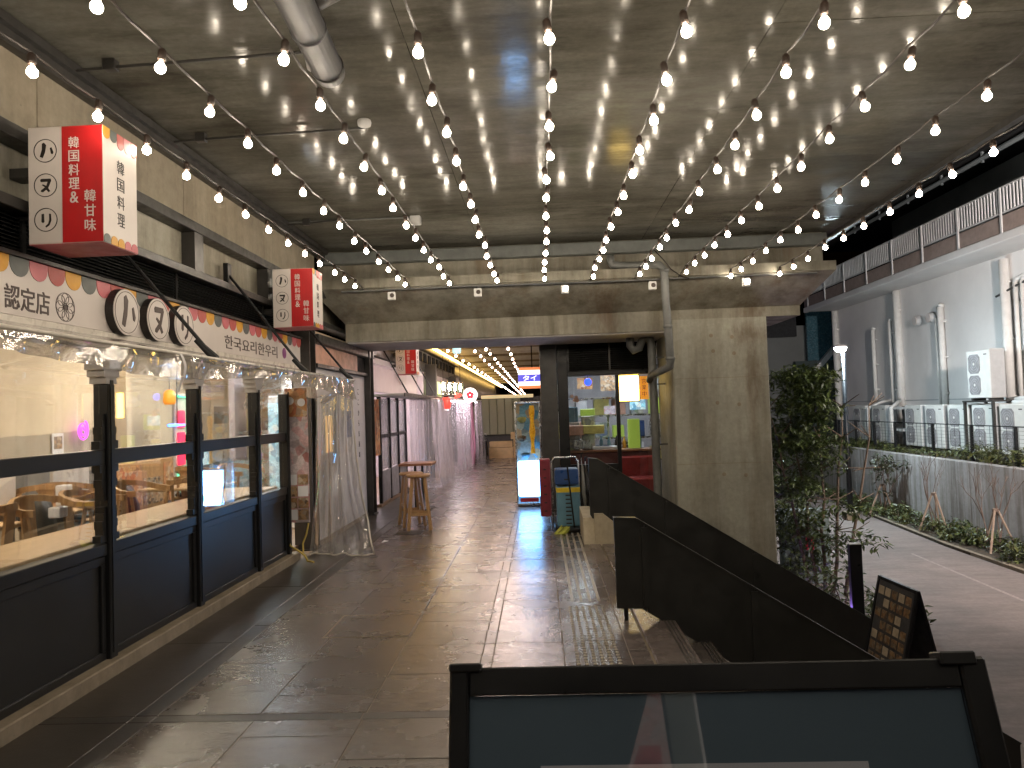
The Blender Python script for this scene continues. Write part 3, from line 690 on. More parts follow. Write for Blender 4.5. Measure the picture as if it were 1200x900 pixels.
part('bottom_flange', B(-3.05, -2.84, -3, 26, 2.80, 2.865, 0.004), M['steel'], ib)
for yv in (1.3, 2.9, 4.35, 6.0, 7.65, 9.2, 10.9, 12.8, 15): part('stiffener', B(-3.0, -2.87, yv, yv + .16, 2.866, 3.199), M['steel'], ib)

# festoon strings
bulb_me = MB().lathe([(0.009, 0.029), (0.0155, 0.0205), (0.0225, 0.009), (0.0240, -0.001), (0.022, -0.0116), (0.0148, -0.0202), (0.006, -0.0243)], (0, 0, 0), 12).mesh('bulb', M['bulb'], smooth=True)
bulb_far = bulb_me.copy(); bulb_far.materials[0] = M['bulb_far']
sock_me = MB().lathe([(0.017, 0.038), (0.02, 0.05), (0.019, 0.082), (0.010, 0.095)], (0, 0, 0), 10).mesh('socket', M['socket'], smooth=True)
def festoon(x0, x1, ya, yb, first, sp, z, label, group, zend=None, sock=True, bsc=1.0, tail=True, me=None):
    t = thing('festoon_string', label, 'string lights', (x0, ya, z), group)
    L = MB(); pts = []; yv = first
    while yv > ya + sp: yv -= sp
    ylist = []
    while yv < yb: ylist.append(yv); yv += sp
    ln_ = yb - ya
    def pos(yq):
        u = (yq - ya) / ln_; return x0 + (x1 - x0) * u, z + 0.10
    for i, yq in enumerate(ylist):
        x, zz = pos(yq); jx = rng.uniform(-.012, .012); jz = rng.uniform(-.012, .012)
        b = shared('bulb', me or bulb_me, (x + jx, yq, z + jz), t, (rng.uniform(-.12, .12), rng.uniform(-.2, .2), 0), (bsc,) * 3)
        if sock:
            s_ = bpy.data.objects.new('socket', sock_me); COL.objects.link(s_); s_.parent = b
        pts.append((x + jx * .5, yq, z + jz + 0.097))
        if i < len(ylist) - 1: pts.append((pos(yq + sp / 2)[0], yq + sp / 2, z + 0.097 - 0.012))
    if tail: pts.append((x1, yb + 0.05, z + 0.03))
    pts.insert(0, (x0, ya, z + .13))
    part('cable', MB().tube(pts, 0.0065, 6), M['cable'], t)
    return t
ORD = ['first festoon string of warm bulbs, tight along the left concrete wall', 'second festoon string of warm bulbs counted from the left wall', 'third festoon string from the left wall, passing beside the silver ceiling duct',
       'fourth festoon string of warm bulbs from the left wall', 'fifth festoon string of bulbs, running straight down the middle of the ceiling', 'sixth festoon string from the left wall, right of the middle one',
       'seventh festoon string of warm bulbs from the left wall', 'eighth festoon string of warm bulbs from the left wall', 'ninth festoon string of bulbs, last one inside the street edge of the ceiling', 'outermost festoon string of bulbs on the right, over the stairs']
XS = [(-2.33, -2.31), (-1.74, -1.675), (-1.145, -1.10), (-0.515, -0.495), (0.10, 0.128), (0.69, 0.733), (1.305, 1.325), (1.907, 1.903), (2.50, 2.57), (3.14, 3.195)]
FI = [3.263, 2.774, 2.782, 3.256, 3.203, 3.189, 3.178, 3.154, 3.58, 3.55]
for i in range(10): festoon(XS[i][0], XS[i][1], -2.2, 9.6, FI[i], 0.497, 3.25, ORD[i], 'festoon strings under the near ceiling')
# ceiling fittings
dk = thing('spiral_duct', 'silver spiral ventilation duct under the ceiling at upper left', 'duct', (-1.2, 3.9, 3.72))
part('tube', MB().tube([(-1.06, 1.5, 3.72), (-1.13, 2.9, 3.72), (-1.225, 4.38, 3.72)], 0.095, 24), M['galv'], dk, True)
part('branch', MB().tube([(-1.17, 3.7, 3.8), (-1.03, 3.75, 3.9)], 0.09, 20), M['steel'], dk, True)
for yv in (1.9, 2.6, 3.3, 3.86, 4.3): 
    x = -1.06 - (yv - 1.5) * .056
    part('band', MB().tube([(x, yv - .012, 3.72), (x - .002, yv + .012, 3.72)], 0.101, 24), M['steel'] if yv != 3.86 else M['galv'], dk, True)
solo('smoke_detector', MB().lathe([(0.05, 0), (0.055, -0.02), (0.05, -0.045), (0.03, -0.055)], (-1.29, 5.55, 3.9), 18), M['rail'], 'small round white detector on the ceiling between two strings', 'detector', smooth=True)
jb = thing('junction_box', 'pale square junction box on the ceiling near the beam', 'box', (-1.36, 8.37, 3.84))
part('body', B(-1.43, -1.31, 8.32, 8.42, 3.80, 3.898, 0.008), M['rail'], jb); part('conduit', MB().tube([(-1.43, 8.36, 3.885), (-2.9, 8.36, 3.885)], 0.01, 6), M['pvc'], jb)
sb_ = thing('junction_box', 'grey oval fitting fixed right under the open end of the silver duct', 'box', (-1.3, 4.45, 3.85))
part('body', MB().lathe([(0.075, 0.05), (0.08, 0.0), (0.07, -0.06), (0.04, -0.075)], (-1.32, 4.46, 3.85), 20), M['rail'], sb_, True)
for i, (yv, x1) in enumerate(((4.43, -1.4), (5.66, -1.3), (8.3, -2.2))):
    t = thing('hanger_rod', ('nearest', 'middle', 'farthest')[i] + ' thin conduit crossing the ceiling from the left steel rail', 'conduit', (-2.87, yv, 3.84), 'thin conduits crossing the ceiling')
    part('rod', MB().tube([(-2.9, yv, 3.84), (-2.6, yv - .005, 3.85), (x1, yv - .03, 3.87)], 0.010, 6), M['steel'], t)
    part('clamp', B(-2.68, -2.60, yv - .03, yv + .03, 3.83, 3.899, 0.004), M['steel'], t)

# ================================================================== LEFT RESTAURANT
solo('kerb', B(-2.96, -2.745, 0.5, 8.15, -0.02, 0.085, 0.008), M['kerb'], 'low worn concrete kerb under the black restaurant front', 'kerb')
XF = -2.85
shop = thing('restaurant', 'black framed restaurant front with lit windows and pale counter inside', 'restaurant', (-4.2, 4.5, 0.0))
posts = [1.0, 2.2, 3.43, 4.655, 5.89, 7.16, 8.0]
for i, y in enumerate(posts):
    p = part('post', B(XF - .05, XF + .05, y - .040, y + .040, 0.07, 1.855, 0.006), M['shopblack'], shop)
    gr = MB(); gr.box(XF + .0505, XF + .056, y - .016, y + .016, 0.12, 1.88)
    part('post_fillet', gr, M['shopblack'], p)
    if i not in (3, 4): 
        if i != 5: continue
    steps = [(1.66, 1.62, .020), (1.62, 1.575, .032), (1.575, 1.53, .048), (1.53, 1.485, .040), (1.485, 1.43, .066), (1.33, 1.28, .066), (1.28, 1.235, .040), (1.235, 1.185, .048), (1.185, 1.14, .030), (1.14, 1.10, .02), (1.06, 1.02, .022), (1.02, .97, .035), (.97, .92, .048), (.92, .88, .038), (.88, .835, .066)]
    for s in (-1, 1):
        for run in (steps[:5], steps[5:10], steps[10:]):
            zl = []
            for (za, zb, w) in run:
                w *= .95 if i < 5 else .55; zl += [(y + s * (.0405 + w), za), (y + s * (.0405 + w), zb)]
            part('bracket', MB().prism([(y + s * .0405, run[0][0])] + zl + [(y + s * .0405, run[-1][1])], 'x', XF - .025, XF + .03), M['shopblack'], p)
    cp = MB()
    for k, w in enumerate((.06, .085, .11, .14, .165)): cp.box(XF - .06, XF + .05 + k * .004, y - w, y + w, 1.857 + k * .044, 1.901 + k * .044 + .0005)
    part('capital', cp, M['offwhite'], p)
for a, b in zip(posts[:-1], posts[1:]):
    ya, yb = a + .0415, b - .0415
    part('lower_panel', B(XF - .02, XF + .005, ya, yb, 0.10, 0.72, 0.003), M['shopblack'], shop)
    fr = MB(); fr.box(XF - .03, XF + .022, ya, yb, 0.085, 0.135, .003); fr.box(XF - .03, XF + .022, ya, yb, 0.69, 0.745, .003); fr.box(XF - .03, XF + .022, ya, ya + .045, 0.137, 0.688, .003); fr.box(XF - .03, XF + .022, yb - .045, yb, 0.137, 0.688, .003)
    part('panel_frame', fr, M['shopblack'], shop)
    part('sill', B(XF - .06, XF + .035, ya, yb, 0.748, 0.825, 0.005), M['shopblack'], shop)
    part('middle_rail', B(XF - .035, XF + .03, ya, yb, 1.33, 1.428, 0.005), M['shopblack'], shop)
    w1 = part('window', B(XF - .012, XF - .004, ya, yb, 1.43, 2.07), M['glass'], shop)
    w2 = part('window', B(XF - .012, XF - .004, ya, yb, 0.827, 1.328), M['glass'], shop)
part('head_rail', B(XF - .05, XF + .05, 0.9, 8.06, 2.075, 2.16, .005), M['shopblack'], shop)
part('back_wall', B(-6.0, -5.6, 0.5, 12.4, 0.0, 2.75), M['cream'], shop)
part('end_wall', B(-5.6, -2.995, 12.2, 12.4, 0.0, 2.75), M['cream'], shop)
part('near_wall', B(-5.6, -2.995, 0.5, 0.7, 0.0, 2.75), M['cream'], shop)
part('floor', B(-5.6, -2.93, 0.7, 12.2, 0.0, 0.07), M['hall_floor'], shop)
part('ceiling', B(-5.6, -2.995, 0.7, 12.2, 2.62, 2.75), M['cream'], shop)
part('counter', B(-3.45, -2.905, 0.75, 7.9, 0.80, 0.845, .006), M['woodtop'], shop)
def hills(base, pts, x, m, nm):
    p = [(pts[0][0], base)] + pts + [(pts[-1][0], base)]
    part(nm, MB().prism(p, 'x', x, x + .008), m, shop)
def ridge(y0, y1, h, amp, n, seed):
    r = random.Random(seed); out = []
    for i in range(n + 1):
        u = i / n; out.append((y0 + (y1 - y0) * u, h + amp * (math.sin(u * 7 + seed) * .5 + math.sin(u * 17 + seed * 2) * .18 + r.uniform(-.05, .05))))
    return out
hills(0.6, ridge(4.5, 9.2, 1.46, 0.12, 60, 2.1), -5.598, M['hill_light'], 'mural_hill')
hills(0.6, ridge(4.5, 9.2, 1.14, 0.20, 60, 4.4), -5.588, M['hill_dark'], 'mural_hill')
part('pilaster', B(-5.6, -5.35, 9.22, 9.34, 0.07, 2.6), M['cream'], shop)
# ceiling lamps of the restaurant
for (x, y) in ((-4.3, 2.6), (-4.5, 4.6), (-4.3, 6.6), (-4.6, 8.6), (-4.2, 10.4)):
    part('ceiling_lamp', MB().lathe([(0.16, 2.60), (0.17, 2.57), (0.12, 2.55)], (x, y, 0), 16), M['lampwarm'], shop)
for (x, y) in ((-3.9, 11.2), (-3.6, 9.5)): part('ceiling_lamp', B(x - .08, x + .08, y - .5, y + .5, 2.56, 2.60), M['lampcool'], shop)
part('hanging_sign', B(-3.66, -3.62, 7.95, 8.35, 1.55, 1.75, .005), M['cream'], shop)

# furniture inside
def chair_proto(name, label):
    t = thing(name, label, 'chair', (0, 0, 0), 'wooden dining chairs in the restaurant')
    part('seat', B(-.21, .21, -.20, .20, .42, .46, .01), M['woodlt'], t); part('cushion', B(-.19, .19, -.18, .18, .461, .50, .015), M['cushion'], t)
    arc = [(.25 * math.cos(a), -.02 + .25 * math.sin(a), .70 + .07 * max(0, math.sin(a))) for a in [R(-25 + 230 * k / 14) for k in range(15)]]
    rail_ = MB()
    for a, b in zip(arc[:-1], arc[1:]): rail_.bar(a, b, .03, .045)
    part('backrest', rail_, M['woodlt'], t)
    part('splat', MB().bar((0, .19, .46), (0, .225, .76), .11, .018, up=Vector((0, 1, 0))), M['woodlt'], t)
    for sx in (-1, 1):
        for sy in (-1, 1): part('leg', MB().tube([(sx * .18, sy * .17, 0), (sx * .18, sy * .17, .43)], [.014, .018], 8), M['woodlt'], t)
        part('arm_post', MB().tube([(sx * .19, -.08, .46), (sx * .235, -.08, .70)], .014, 8), M['woodlt'], t)
    return t
ZF = 0.07
CL = ['pale curved wooden chair nearest the left edge of the photo behind the window counter', 'curved wooden chair beside the dark coat behind the first window', 'curved wooden chair with black seat in front of the pale partition', 'wooden chair seen through the second window by the menu rack', 'wooden chair at the far table under the menu rack', 'wooden chair close behind the counter of the second window', 'wooden chair tucked by the bracketed post', 'wooden chair half hidden at the back of the dining room']
CL += ['light wooden chair pulled up at the left of the nearest table', 'light wooden chair between the two pale partition boards', 'light wooden chair turned towards the counter near the second window', 'light wooden chair at the right of the furthest table']
c0 = chair_proto('dining_chair', CL[0]); c0.location = (-4.25, 5.3, ZF); c0.rotation_euler = (0, 0, R(-80)); c0.scale = (1.12, 1.12, 1.2)
for (x, y, a), lb in zip([(-4.05, 5.85, 75), (-4.3, 6.65, -60), (-4.15, 8.3, -70), (-4.45, 9.3, 160), (-4.0, 7.15, 80), (-3.95, 6.3, 95), (-4.95, 7.45, 190), (-4.6, 5.0, -30), (-5.0, 7.2, -150), (-3.85, 8.7, 95), (-3.9, 9.3, 60)], CL[1:]): dup(c0, (x, y, ZF), R(a), lb)
TL = ['pale wooden dining table nearest in the restaurant', 'pale wooden dining table in the middle of the restaurant', 'pale wooden dining table furthest back near the menu rack']
def table_proto():
    t = thing('dining_table', TL[0], 'table', (0, 0, 0), 'dining tables in the restaurant')
    part('top', B(-.45, .45, -.35, .35, .70, .735, .008), M['woodtop'], t); part('column', MB().tube([(0, 0, .03), (0, 0, .70)], .03, 10), M['black'], t); part('foot', B(-.25, .25, -.25, .25, 0, .03, .008), M['black'], t)
    return t
t0 = table_proto(); t0.location = (-4.75, 5.6, ZF)
dup(t0, (-4.75, 6.9, ZF), None, TL[1]); dup(t0, (-4.3, 8.75, ZF), None, TL[2])
for i, (x, y, w, lb) in enumerate(((-5.1, 6.55, .62, 'pale upright partition board nearer the left edge behind the tables'), (-5.2, 7.85, .62, 'pale upright partition board beside the bracketed window post'))):
    t = thing('partition', lb, 'partition', (x, y, ZF)); part('board', B(x - .02, x + .02, y - w / 2, y + w / 2, .62, 1.17, .006), M['white'], t)
    for s in (-1, 1): part('leg', B(x - .02, x + .02, y + s * .27 - .02, y + s * .27 + .02, ZF, .62), M['black'], t)
# coats and condiments
def coat(x, y, z, s, lb):
    mb = MB(); r = random.Random(int(x * 100))
    def fn(u, v):
        a = u * 2 * math.pi; h = v; rad = (0.20 + .05 * math.sin(3 * a + 4 * h) + .03 * math.sin(7 * a)) * math.sin(math.pi * (0.12 + .83 * h)) ** .6
        return (x + rad * math.cos(a) * s * .7, y + rad * math.sin(a) * s, z + (h - .5) * .55 * s)
    mb.grid(fn, 24, 10); solo('coat', mb, M['cushion'], lb, 'coat', smooth=True)
coat(-4.35, 6.15, .78, .72, 'black coat heaped over a chair back behind the first window')
coat(-4.4, 7.55, .74, .7, 'dark jacket on a chair just right of the bracketed post')
coat(-4.2, 9.05, .80, .85, 'large dark coat on the chair under the menu rack')
for i, (x, y, lb) in enumerate(((-4.62, 5.75, 'white napkin box on the nearest dining table'), (-4.7, 7.0, 'small white menu stand on the middle table'), (-4.15, 6.1, 'white cup on the pale table by the coat'))):
    t = solo('napkin_box', B(x - .05, x + .05, y - .06, y + .06, ZF + .737, ZF + .737 + (.16, .2, .09)[i], .008), M['paper'], lb, 'box')
solo('spice_jar', MB().lathe([(.035, 0), (.035, .10), (.025, .12), (.026, .16)], (-4.6, 5.95, ZF + .737), 14), M['black'], 'dark spice jar beside the napkin box on the nearest table', 'jar')
# wall notices
for (y, z, w, h, lb) in ((6.35, 1.28, .22, .34, 'pale framed notice on the mural near the left edge'), (8.2, 1.32, .20, .36, 'pale framed notice on the mural left of the post')):
    t = thing('notice', lb, 'notice', (-5.55, y, z)); part('sheet', B(-5.575, -5.57, y - w / 2, y + w / 2, z - h / 2, z + h / 2), M['paper'], t); part('picture', B(-5.57, -5.566, y - w * .35, y + w * .35, z + .0, z + h * .4), M['foodphoto'], t)
# menu rack
mr_ = thing('menu_rack', 'wooden rack of orange menu posters seen through the second window', 'menu rack', (-5.1, 9.3, ZF))
part('frame', B(-5.16, -5.06, 8.45, 10.15, 0.42, 1.10, .01), M['woodlt'], mr_)
for k, (ya, yb, za, zb) in enumerate(((8.49, 9.03, .48, 1.06), (9.07, 9.53, .54, .88), (9.57, 10.11, .50, 1.05))): part('menu_sheet', B(-5.059, -5.052, ya, yb, za, zb), M['menu'] if k != 1 else M['foodphoto'], mr_)
for s in (8.51, 10.09): part('leg', B(-5.14, -5.08, s - .03, s + .03, ZF, .42), M['woodlt'], mr_)
# neon and lamps inside
ns = thing('neon_sign', 'tall red and green neon sign glowing through the second window', 'neon sign', (-5.02, 10.02, 1.3))
part('backing', B(-5.06, -5.02, 9.82, 10.22, .55, 1.98, .01), M['white'], ns)
for z0_, z1_ in ((.98, 1.20), (1.24, 1.44), (1.50, 1.74)): part('red_tube', B(-5.018, -4.99, 9.87, 10.06, z0_, z1_, .02), M['neon_red'], ns)
part('green_tube', MB().tube([(-4.99, 10.15, .9), (-4.99, 10.15, 1.92), (-4.99, 9.86, 1.94)], .018, 8), M['neon_green'], ns)
part('green_tube', B(-5.018, -4.995, 9.85, 9.96, .62, .92, .01), M['neon_green'], ns)
fg_ = thing('drinks_fridge', 'glowing blue green drinks fridge beside the neon sign', 'fridge', (-5.0, 10.57, ZF))
part('body', B(-5.45, -5.03, 10.28, 10.87, ZF, 1.22, .015), M['ac'], fg_); part('door', B(-5.028, -5.015, 10.32, 10.83, .2, 1.17), M['screen'], fg_)
sp = MB(); pts = []
for k in range(40):
    a = k * .35; rr = .02 + .0022 * k; pts.append((-5.5, 8.55 + rr * math.cos(a), 1.52 + rr * 1.2 * math.sin(a)))
sp.tube(pts, .011, 6); solo('neon_swirl', sp, M['neon_pink'], 'small pink neon swirl glowing on the mural wall', 'neon sign')
bt = thing('blue_lamp', 'short blue tube lamp on the cabinet behind the second window', 'lamp', (-5.0, 9.9, 1.5)); part('tube', B(-5.02, -4.98, 9.6, 10.05, 1.52, 1.56, .015), M['neon_blue'], bt); part('hanger', MB().bar((-5.0, 9.85, 1.56), (-5.0, 9.85, 2.62), .012), M['steel'], bt)
pd = thing('pendant_lamp', 'small orange pendant lamp seen through the second window', 'lamp', (-4.9, 9.75, 1.85)); part('shade', MB().lathe([(.03, 2.02), (.07, 1.98), (.08, 1.86), (.06, 1.82)], (-4.95, 9.55, 0), 14), M['orange_board'], pd, True); part('cord', MB().bar((-4.95, 9.55, 2.02), (-4.95, 9.55, 2.62), .008), M['black'], pd)
kc = thing('kitchen_counter', 'steel kitchen counter with hood behind the third window', 'counter', (-3.9, 11.6, ZF))
part('base', B(-5.2, -3.0, 11.3, 12.0, ZF, .95, .01), M['metal'], kc); part('hood', MB().prism([(11.1, 1.75), (12.15, 1.75), (12.15, 2.3), (11.6, 2.3)], 'x', -4.6, -3.1), M['metal'], kc); part('shelf', B(-5.0, -3.0, 11.9, 12.15, 1.35, 1.39), M['metal'], kc)
for i in range(7):
    x = -4.8 + i * .27; h = rng.uniform(.1, .26)
    solo('kitchen_pot', MB().lathe([(.09, 0), (.1, h * .5), (.095, h)], (x, 12.02, 1.392), 14), M['metal'] if i % 2 else M['yellowpaper'], ['short steel pot at the left end of the kitchen shelf', 'yellow pot second along the kitchen shelf', 'steel pot third along the kitchen shelf', 'yellow pot in the middle of the kitchen shelf', 'steel pot right of the middle of the kitchen shelf', 'yellow pot second from the right on the kitchen shelf', 'steel pot at the right end of the kitchen shelf'][i], 'pot', 'pots on the kitchen shelf', smooth=True)
kb = thing('lit_fridge', 'tall bright blue white display fridge behind the fourth window', 'fridge', (-3.4, 10.3, ZF)); part('body', B(-3.75, -3.3, 9.9, 10.9, ZF, 1.9, .015), M['ac'], kb); part('door', B(-3.74, -3.31, 9.885, 9.899, .3, 1.8), M['screen'], kb)

# fascia sign
fs_ = thing('fascia_sign', 'long white restaurant fascia with coloured scallops, round letters and Korean lettering', 'sign', (-2.82, 4.5, 2.17))
FX = -2.83
part('board', B(-2.90, FX, 1.0, 8.55, 2.20, 2.525, .004), M['white'], fs_); part('top_trim', B(-2.91, FX + .02, 1.0, 8.58, 2.527, 2.55), M['ink'], fs_); part('bottom_trim', B(-2.90, FX + .018, 1.0, 8.58, 2.155, 2.197, .004), M['trim'], fs_)
cyc = ['sc_red', 'sc_yel', 'sc_grey', 'sc_pink']
y = 3.55; k = 0
while y < 8.5:
    part('scallop', scallop((FX, y, 2.524), .150, .105, FACE_X, .003), M[cyc[k % 4]], fs_); y += .1545; k += 1
part('lettering', text_mb('認定店', (FX, 3.925, 2.30), .36, .135, FACE_X, .003, .01), M['brownink'], fs_)
em = MB()
ec = Vector((FX, 4.245, 2.305))
for r_, w_ in ((.088, .004), (.024, .003)):
    q = ring(ec, r_, w_, FACE_X, .002); em.add(q.v, q.f)
for k in range(8):
    a = k * math.pi / 4
    q = ring(ec + FACE_X[0] * .052 * math.cos(a) + FACE_X[1] * .052 * math.sin(a), .033, .003, FACE_X, .002, 20); em.add(q.v, q.f)
q = disc(ec, .017, FACE_X, .0025, 16); em.add(q.v, q.f)
part('flower_emblem', em, M['brownink'], fs_)
# raised round letters
def brush(kind):
    if kind == 0: return [[(-.062, -.085), (-.028, -.10), (-.002, -.02), (.012, .08), (-.012, .115), (-.036, .10), (-.036, .02)], [(.058, .035), (.075, .045), (.098, -.025), (.088, -.052), (.07, -.045)]]
    if kind == 1: return [[(-.06, .075), (-.05, .09), (.06, .09), (.068, .065), (.045, .0), (.03, -.04), (.055, -.085), (.035, -.098), (.008, -.062), (-.03, -.098), (-.055, -.09), (-.05, -.07), (-.005, -.03), (-.04, .0), (-.03, .015), (.012, -.01), (.028, .05), (-.055, .048)]]
    return [[(-.048, .08), (-.022, .085), (-.018, -.03), (-.034, -.045), (-.05, -.03)], [(.04, .085), (.06, .08), (.064, -.01), (.04, -.08), (.005, -.108), (-.005, -.092), (.03, -.055), (.042, .0)]]
for k, yc in enumerate((4.80, 5.21, 5.60)):
    c = Vector((FX + .0, yc, 2.345)); rr = .158
    d0 = part('round_letter', disc(c, rr, FACE_X, .055), M['ink'], fs_)
    part('face', disc(c + Vector((.0555, 0, 0)), rr - .002, FACE_X, .004), M['white'], d0)
    part('rim_line', ring(c + Vector((.0597, 0, 0)), rr - .016, .004, FACE_X, .0015), M['brownink'], d0)
    mb = MB()
    for pg in brush(k):
        q = poly([(p[0] * 1.02, p[1] * 1.02) for p in pg], c + Vector((.0596, 0, 0)), FACE_X, .003); mb.add(q.v, q.f)
    part('letter', mb, M['brownink'], d0)
part('lettering', text_mb('한국요리한우리', (FX, 7.12, 2.305), 1.32, .125, FACE_X, .003, .002), M['brownink'], fs_)
part('emblem', disc((FX, 8.0, 2.315), .06, FACE_X, .003, 20), M['purple'], fs_)
# louvre band behind the fascia
lv = thing('louvre_band', 'dark slatted louvre band between the fascia and the steel beam', 'louvre', (-2.93, 4.5, 2.56))
part('back', B(-2.99, -2.96, 1, 9.0, 2.53, 2.80), M['black'], lv)
for k in range(11): part('slat', MB().prism([(-2.955, 2.556 + k * .0222), (-2.92, 2.55 + k * .0222), (-2.92, 2.556 + k * .0222), (-2.955, 2.563 + k * .0222)], 'y', 1, 9.0), M['louver'], lv)
for yv in (2.3, 4.0, 5.75, 7.6): part('mullion', B(-2.93, -2.912, yv, yv + .03, 2.55, 2.799), M['louver'], lv)

# projecting box signs
def box_sign(y, z0, z1, x0, x1, dy, label, full=True):
    t = thing('box_sign', label, 'sign', ((x0 + x1) / 2, y, z0), 'projecting red and white box signs')
    part('case', B(x0, x1, y, y + dy, z0, z1, .004), M['white'], t)
    H = z1 - z0; W = x1 - x0; xs = x0 + W * .46
    part('red_face', B(xs, x1 - .001, y - .003, y - .0005, z0 + .003, z1 - .003), M['red'], t)
    part('bottom', B(x0 + .003, x1 - .003, y + .003, y + dy - .003, z0 - .003, z0 - .0005), M['sc_pink'], t)
    for k, f_ in enumerate((.795, .50, .205)):
        c = (x0 + W * .235, y, z0 + H * f_); rr = W * .155
        part('ring', ring(c, rr, .004, FACE_Y, .002, 32), M['ink'], t)
        mb = MB(); s = rr / .158
        for pg in brush(k):
            q = poly([(p[0] * s * 1.15, p[1] * s * .95) for p in pg], c, FACE_Y, .003); mb.add(q.v, q.f)
        part('letter', mb, M['ink'], t)
    part('lettering', vtext('韓国料理&', (xs + W * .16, y - .003, z1 - H * .145), H * .117, H * .098, FACE_Y, .002, .006), M['white'], t)
    part('lettering', vtext('韓甘味', (xs + W * .37, y - .003, z0 + H * .395), H * .125, H * .105, FACE_Y, .002, .006), M['white'], t)
    part('lettering', vtext('韓国料理', (x1, y + dy * .5, z1 - H * .29), H * .155, H * .115, FACE_X, .002, .0), M['ink'], t)
    n = 5; w = dy / n
    for k in range(n):
        part('scallop', scallop((x1, y + w * (k + .5), z1 - .001), w * .95, H * (.10 if k < 2 else .13), FACE_X, .0025), M[['sc_yel', 'sc_grey', 'sc_red', 'sc_pink', 'sc_red'][k]], t)
        part('scallop', scallop((x1, y + w * (k + .5), z0 + .001), w * .95, H * .08, FACE_X, .0025, True), M[['sc_grey', 'sc_yel', 'sc_yel', 'sc_pink', 'sc_pink'][k]], t)
    for z in (z0 + H * .3, z0 + H * .68): part('bracket', B(-2.99, x0 - .001, y + dy * .35, y + dy * .65, z - .03, z + .03, .004), M['steel'], t)
    return t
box_sign(3.88, 2.60, 3.255, -2.79, -2.365, .34, 'nearest red and white box sign, large at upper left')
box_sign(7.55, 2.55, 3.17, -2.78, -2.35, .34, 'middle red and white box sign above the end of the awning')
box_sign(14.0, 2.36, 2.95, -2.76, -2.36, .34, 'farthest red and white box sign, small under the concrete beam')

# clear vinyl awning with struts
aw = thing('vinyl_awning', 'clear wrinkled vinyl awning sheet over the restaurant windows', 'awning', (-2.45, 5, 2.0))
rw = random.Random(5)
def awn(u, v):
    y = 1.2 + u * 7.05; x = -2.82 + v * .70; z = 2.165 - .17 * v + .018 * math.sin(y * 7 + v * 5) * v * (1 - v) * 4 - .045 * math.sin(math.pi * v) * (0.6 + .4 * math.sin(y * 2.4))
    return (x, y, z)
part('roof_sheet', MB().grid(awn, 150, 10), M['vinyl_awn'], aw, True)
def drape(u, v):
    y = 1.2 + u * 7.05; hem = .115 + .03 * math.sin(y * 1.9) + (.11 * max(0, (y - 7.3)) if y > 7.3 else 0)
    return (-2.12 + .022 * math.sin(y * 9 + 2 * v) * v + .015 * math.sin(y * 23) * v, y, 1.995 - hem * v)
part('valance', MB().grid(drape, 220, 6), M['vinyl_awn'], aw, True)
def endp(u, v):
    x = -2.82 + .70 * u; zt = 2.165 - .17 * u
    return (x, 8.25 + .03 * math.sin(u * 11) * v, zt - v * (.25 + .06 * math.sin(u * 6)))
part('end_flap', MB().grid(endp, 24, 8), M['vinyl_awn'], aw, True)
part('front_bar', MB().tube([(-2.12, 1.2, 1.998), (-2.12, 8.26, 1.998)], .011, 8), M['trim'], aw, True)
for i, (ya, za, yb) in enumerate(((4.72, 2.93, 4.72), (6.72, 2.97, 6.62), (8.45, 2.9, 8.2))):
    part('strut', MB().tube([(-2.9, ya, za), (-2.14, yb, 2.01)], .013, 8), M['black'], aw)
    part('strut_foot', MB().tube([(-2.26, yb, 2.13), (-2.13, yb, 2.0)], [.018, .03], 8), M['black'], aw)
    part('strut_plate', B(-2.93, -2.88, ya - .04, ya + .04, za - .1, za + .1, .005), M['black'], aw)
for yv in (3.0, 4.6, 6.2, 7.8): part('rafter', MB().bar((-2.82, yv, 2.15), (-2.13, yv, 1.985), .012, .012), M['trim'], aw)
solo('tie_strip', MB().grid(lambda u, v: (-2.10 + .01 * math.sin(v * 5), 4.18 + .03 * u + .03 * math.sin(v * 4), 1.995 - .23 * v), 2, 10), M['offwhite'], 'thin white tie strip hanging from the vinyl awning', 'strip')

# wind break sheet at the entrance
vs_ = thing('vinyl_sheet', 'clear crumpled vinyl wind break hanging by the restaurant entrance down to the floor', 'vinyl sheet', (-2.3, 8.25, 0))
def sheet(u, v):
    # v: 0 top .. 1 bottom
    xl = -2.50 - .17 * v ** 1.5; xr = -2.14 + .02 * v + .20 * v ** 2
    amp = .055 * (1 - .35 * v); s = u
    x = xl + (xr - xl) * s
    y = 8.22 + amp * math.sin(s * 27 + 1.6 * math.sin(v * 3)) + .03 * math.sin(s * 11 + v * 6) + .018 * math.sin(v * 23 + s * 9) * (v ** 2) * 1.5 + .03 * math.sin(s * 4 + v * 13) * v
    z = 1.83 * (1 - v) + .008 + .02 * (1 - s) * v + .012 * math.sin(s * 15) * v
    return (x, y, z)
part('sheet', MB().grid(sheet, 90, 60), M['vinyl'], vs_, True)
def sheet2(u, v):
    xl = -2.62 - .06 * v; xr = -2.36 + .10 * v
    x = xl + (xr - xl) * u; return (x, 8.40 + .06 * math.sin(u * 16 + v * 2) + .03 * math.sin(v * 9 + u * 7), 1.82 * (1 - v) + .01)
part('sheet', MB().grid(sheet2, 50, 40), M['vinyl'], vs_, True)
hp = [sheet(1.0, k / 20) for k in range(21)]; part('hem', MB().tube(hp, .009, 6), M['trim'], vs_, True)
hb = [sheet(k / 30, 1.0) for k in range(31)]; part('hem', MB().tube(hb, .009, 6), M['trim'], vs_, True)
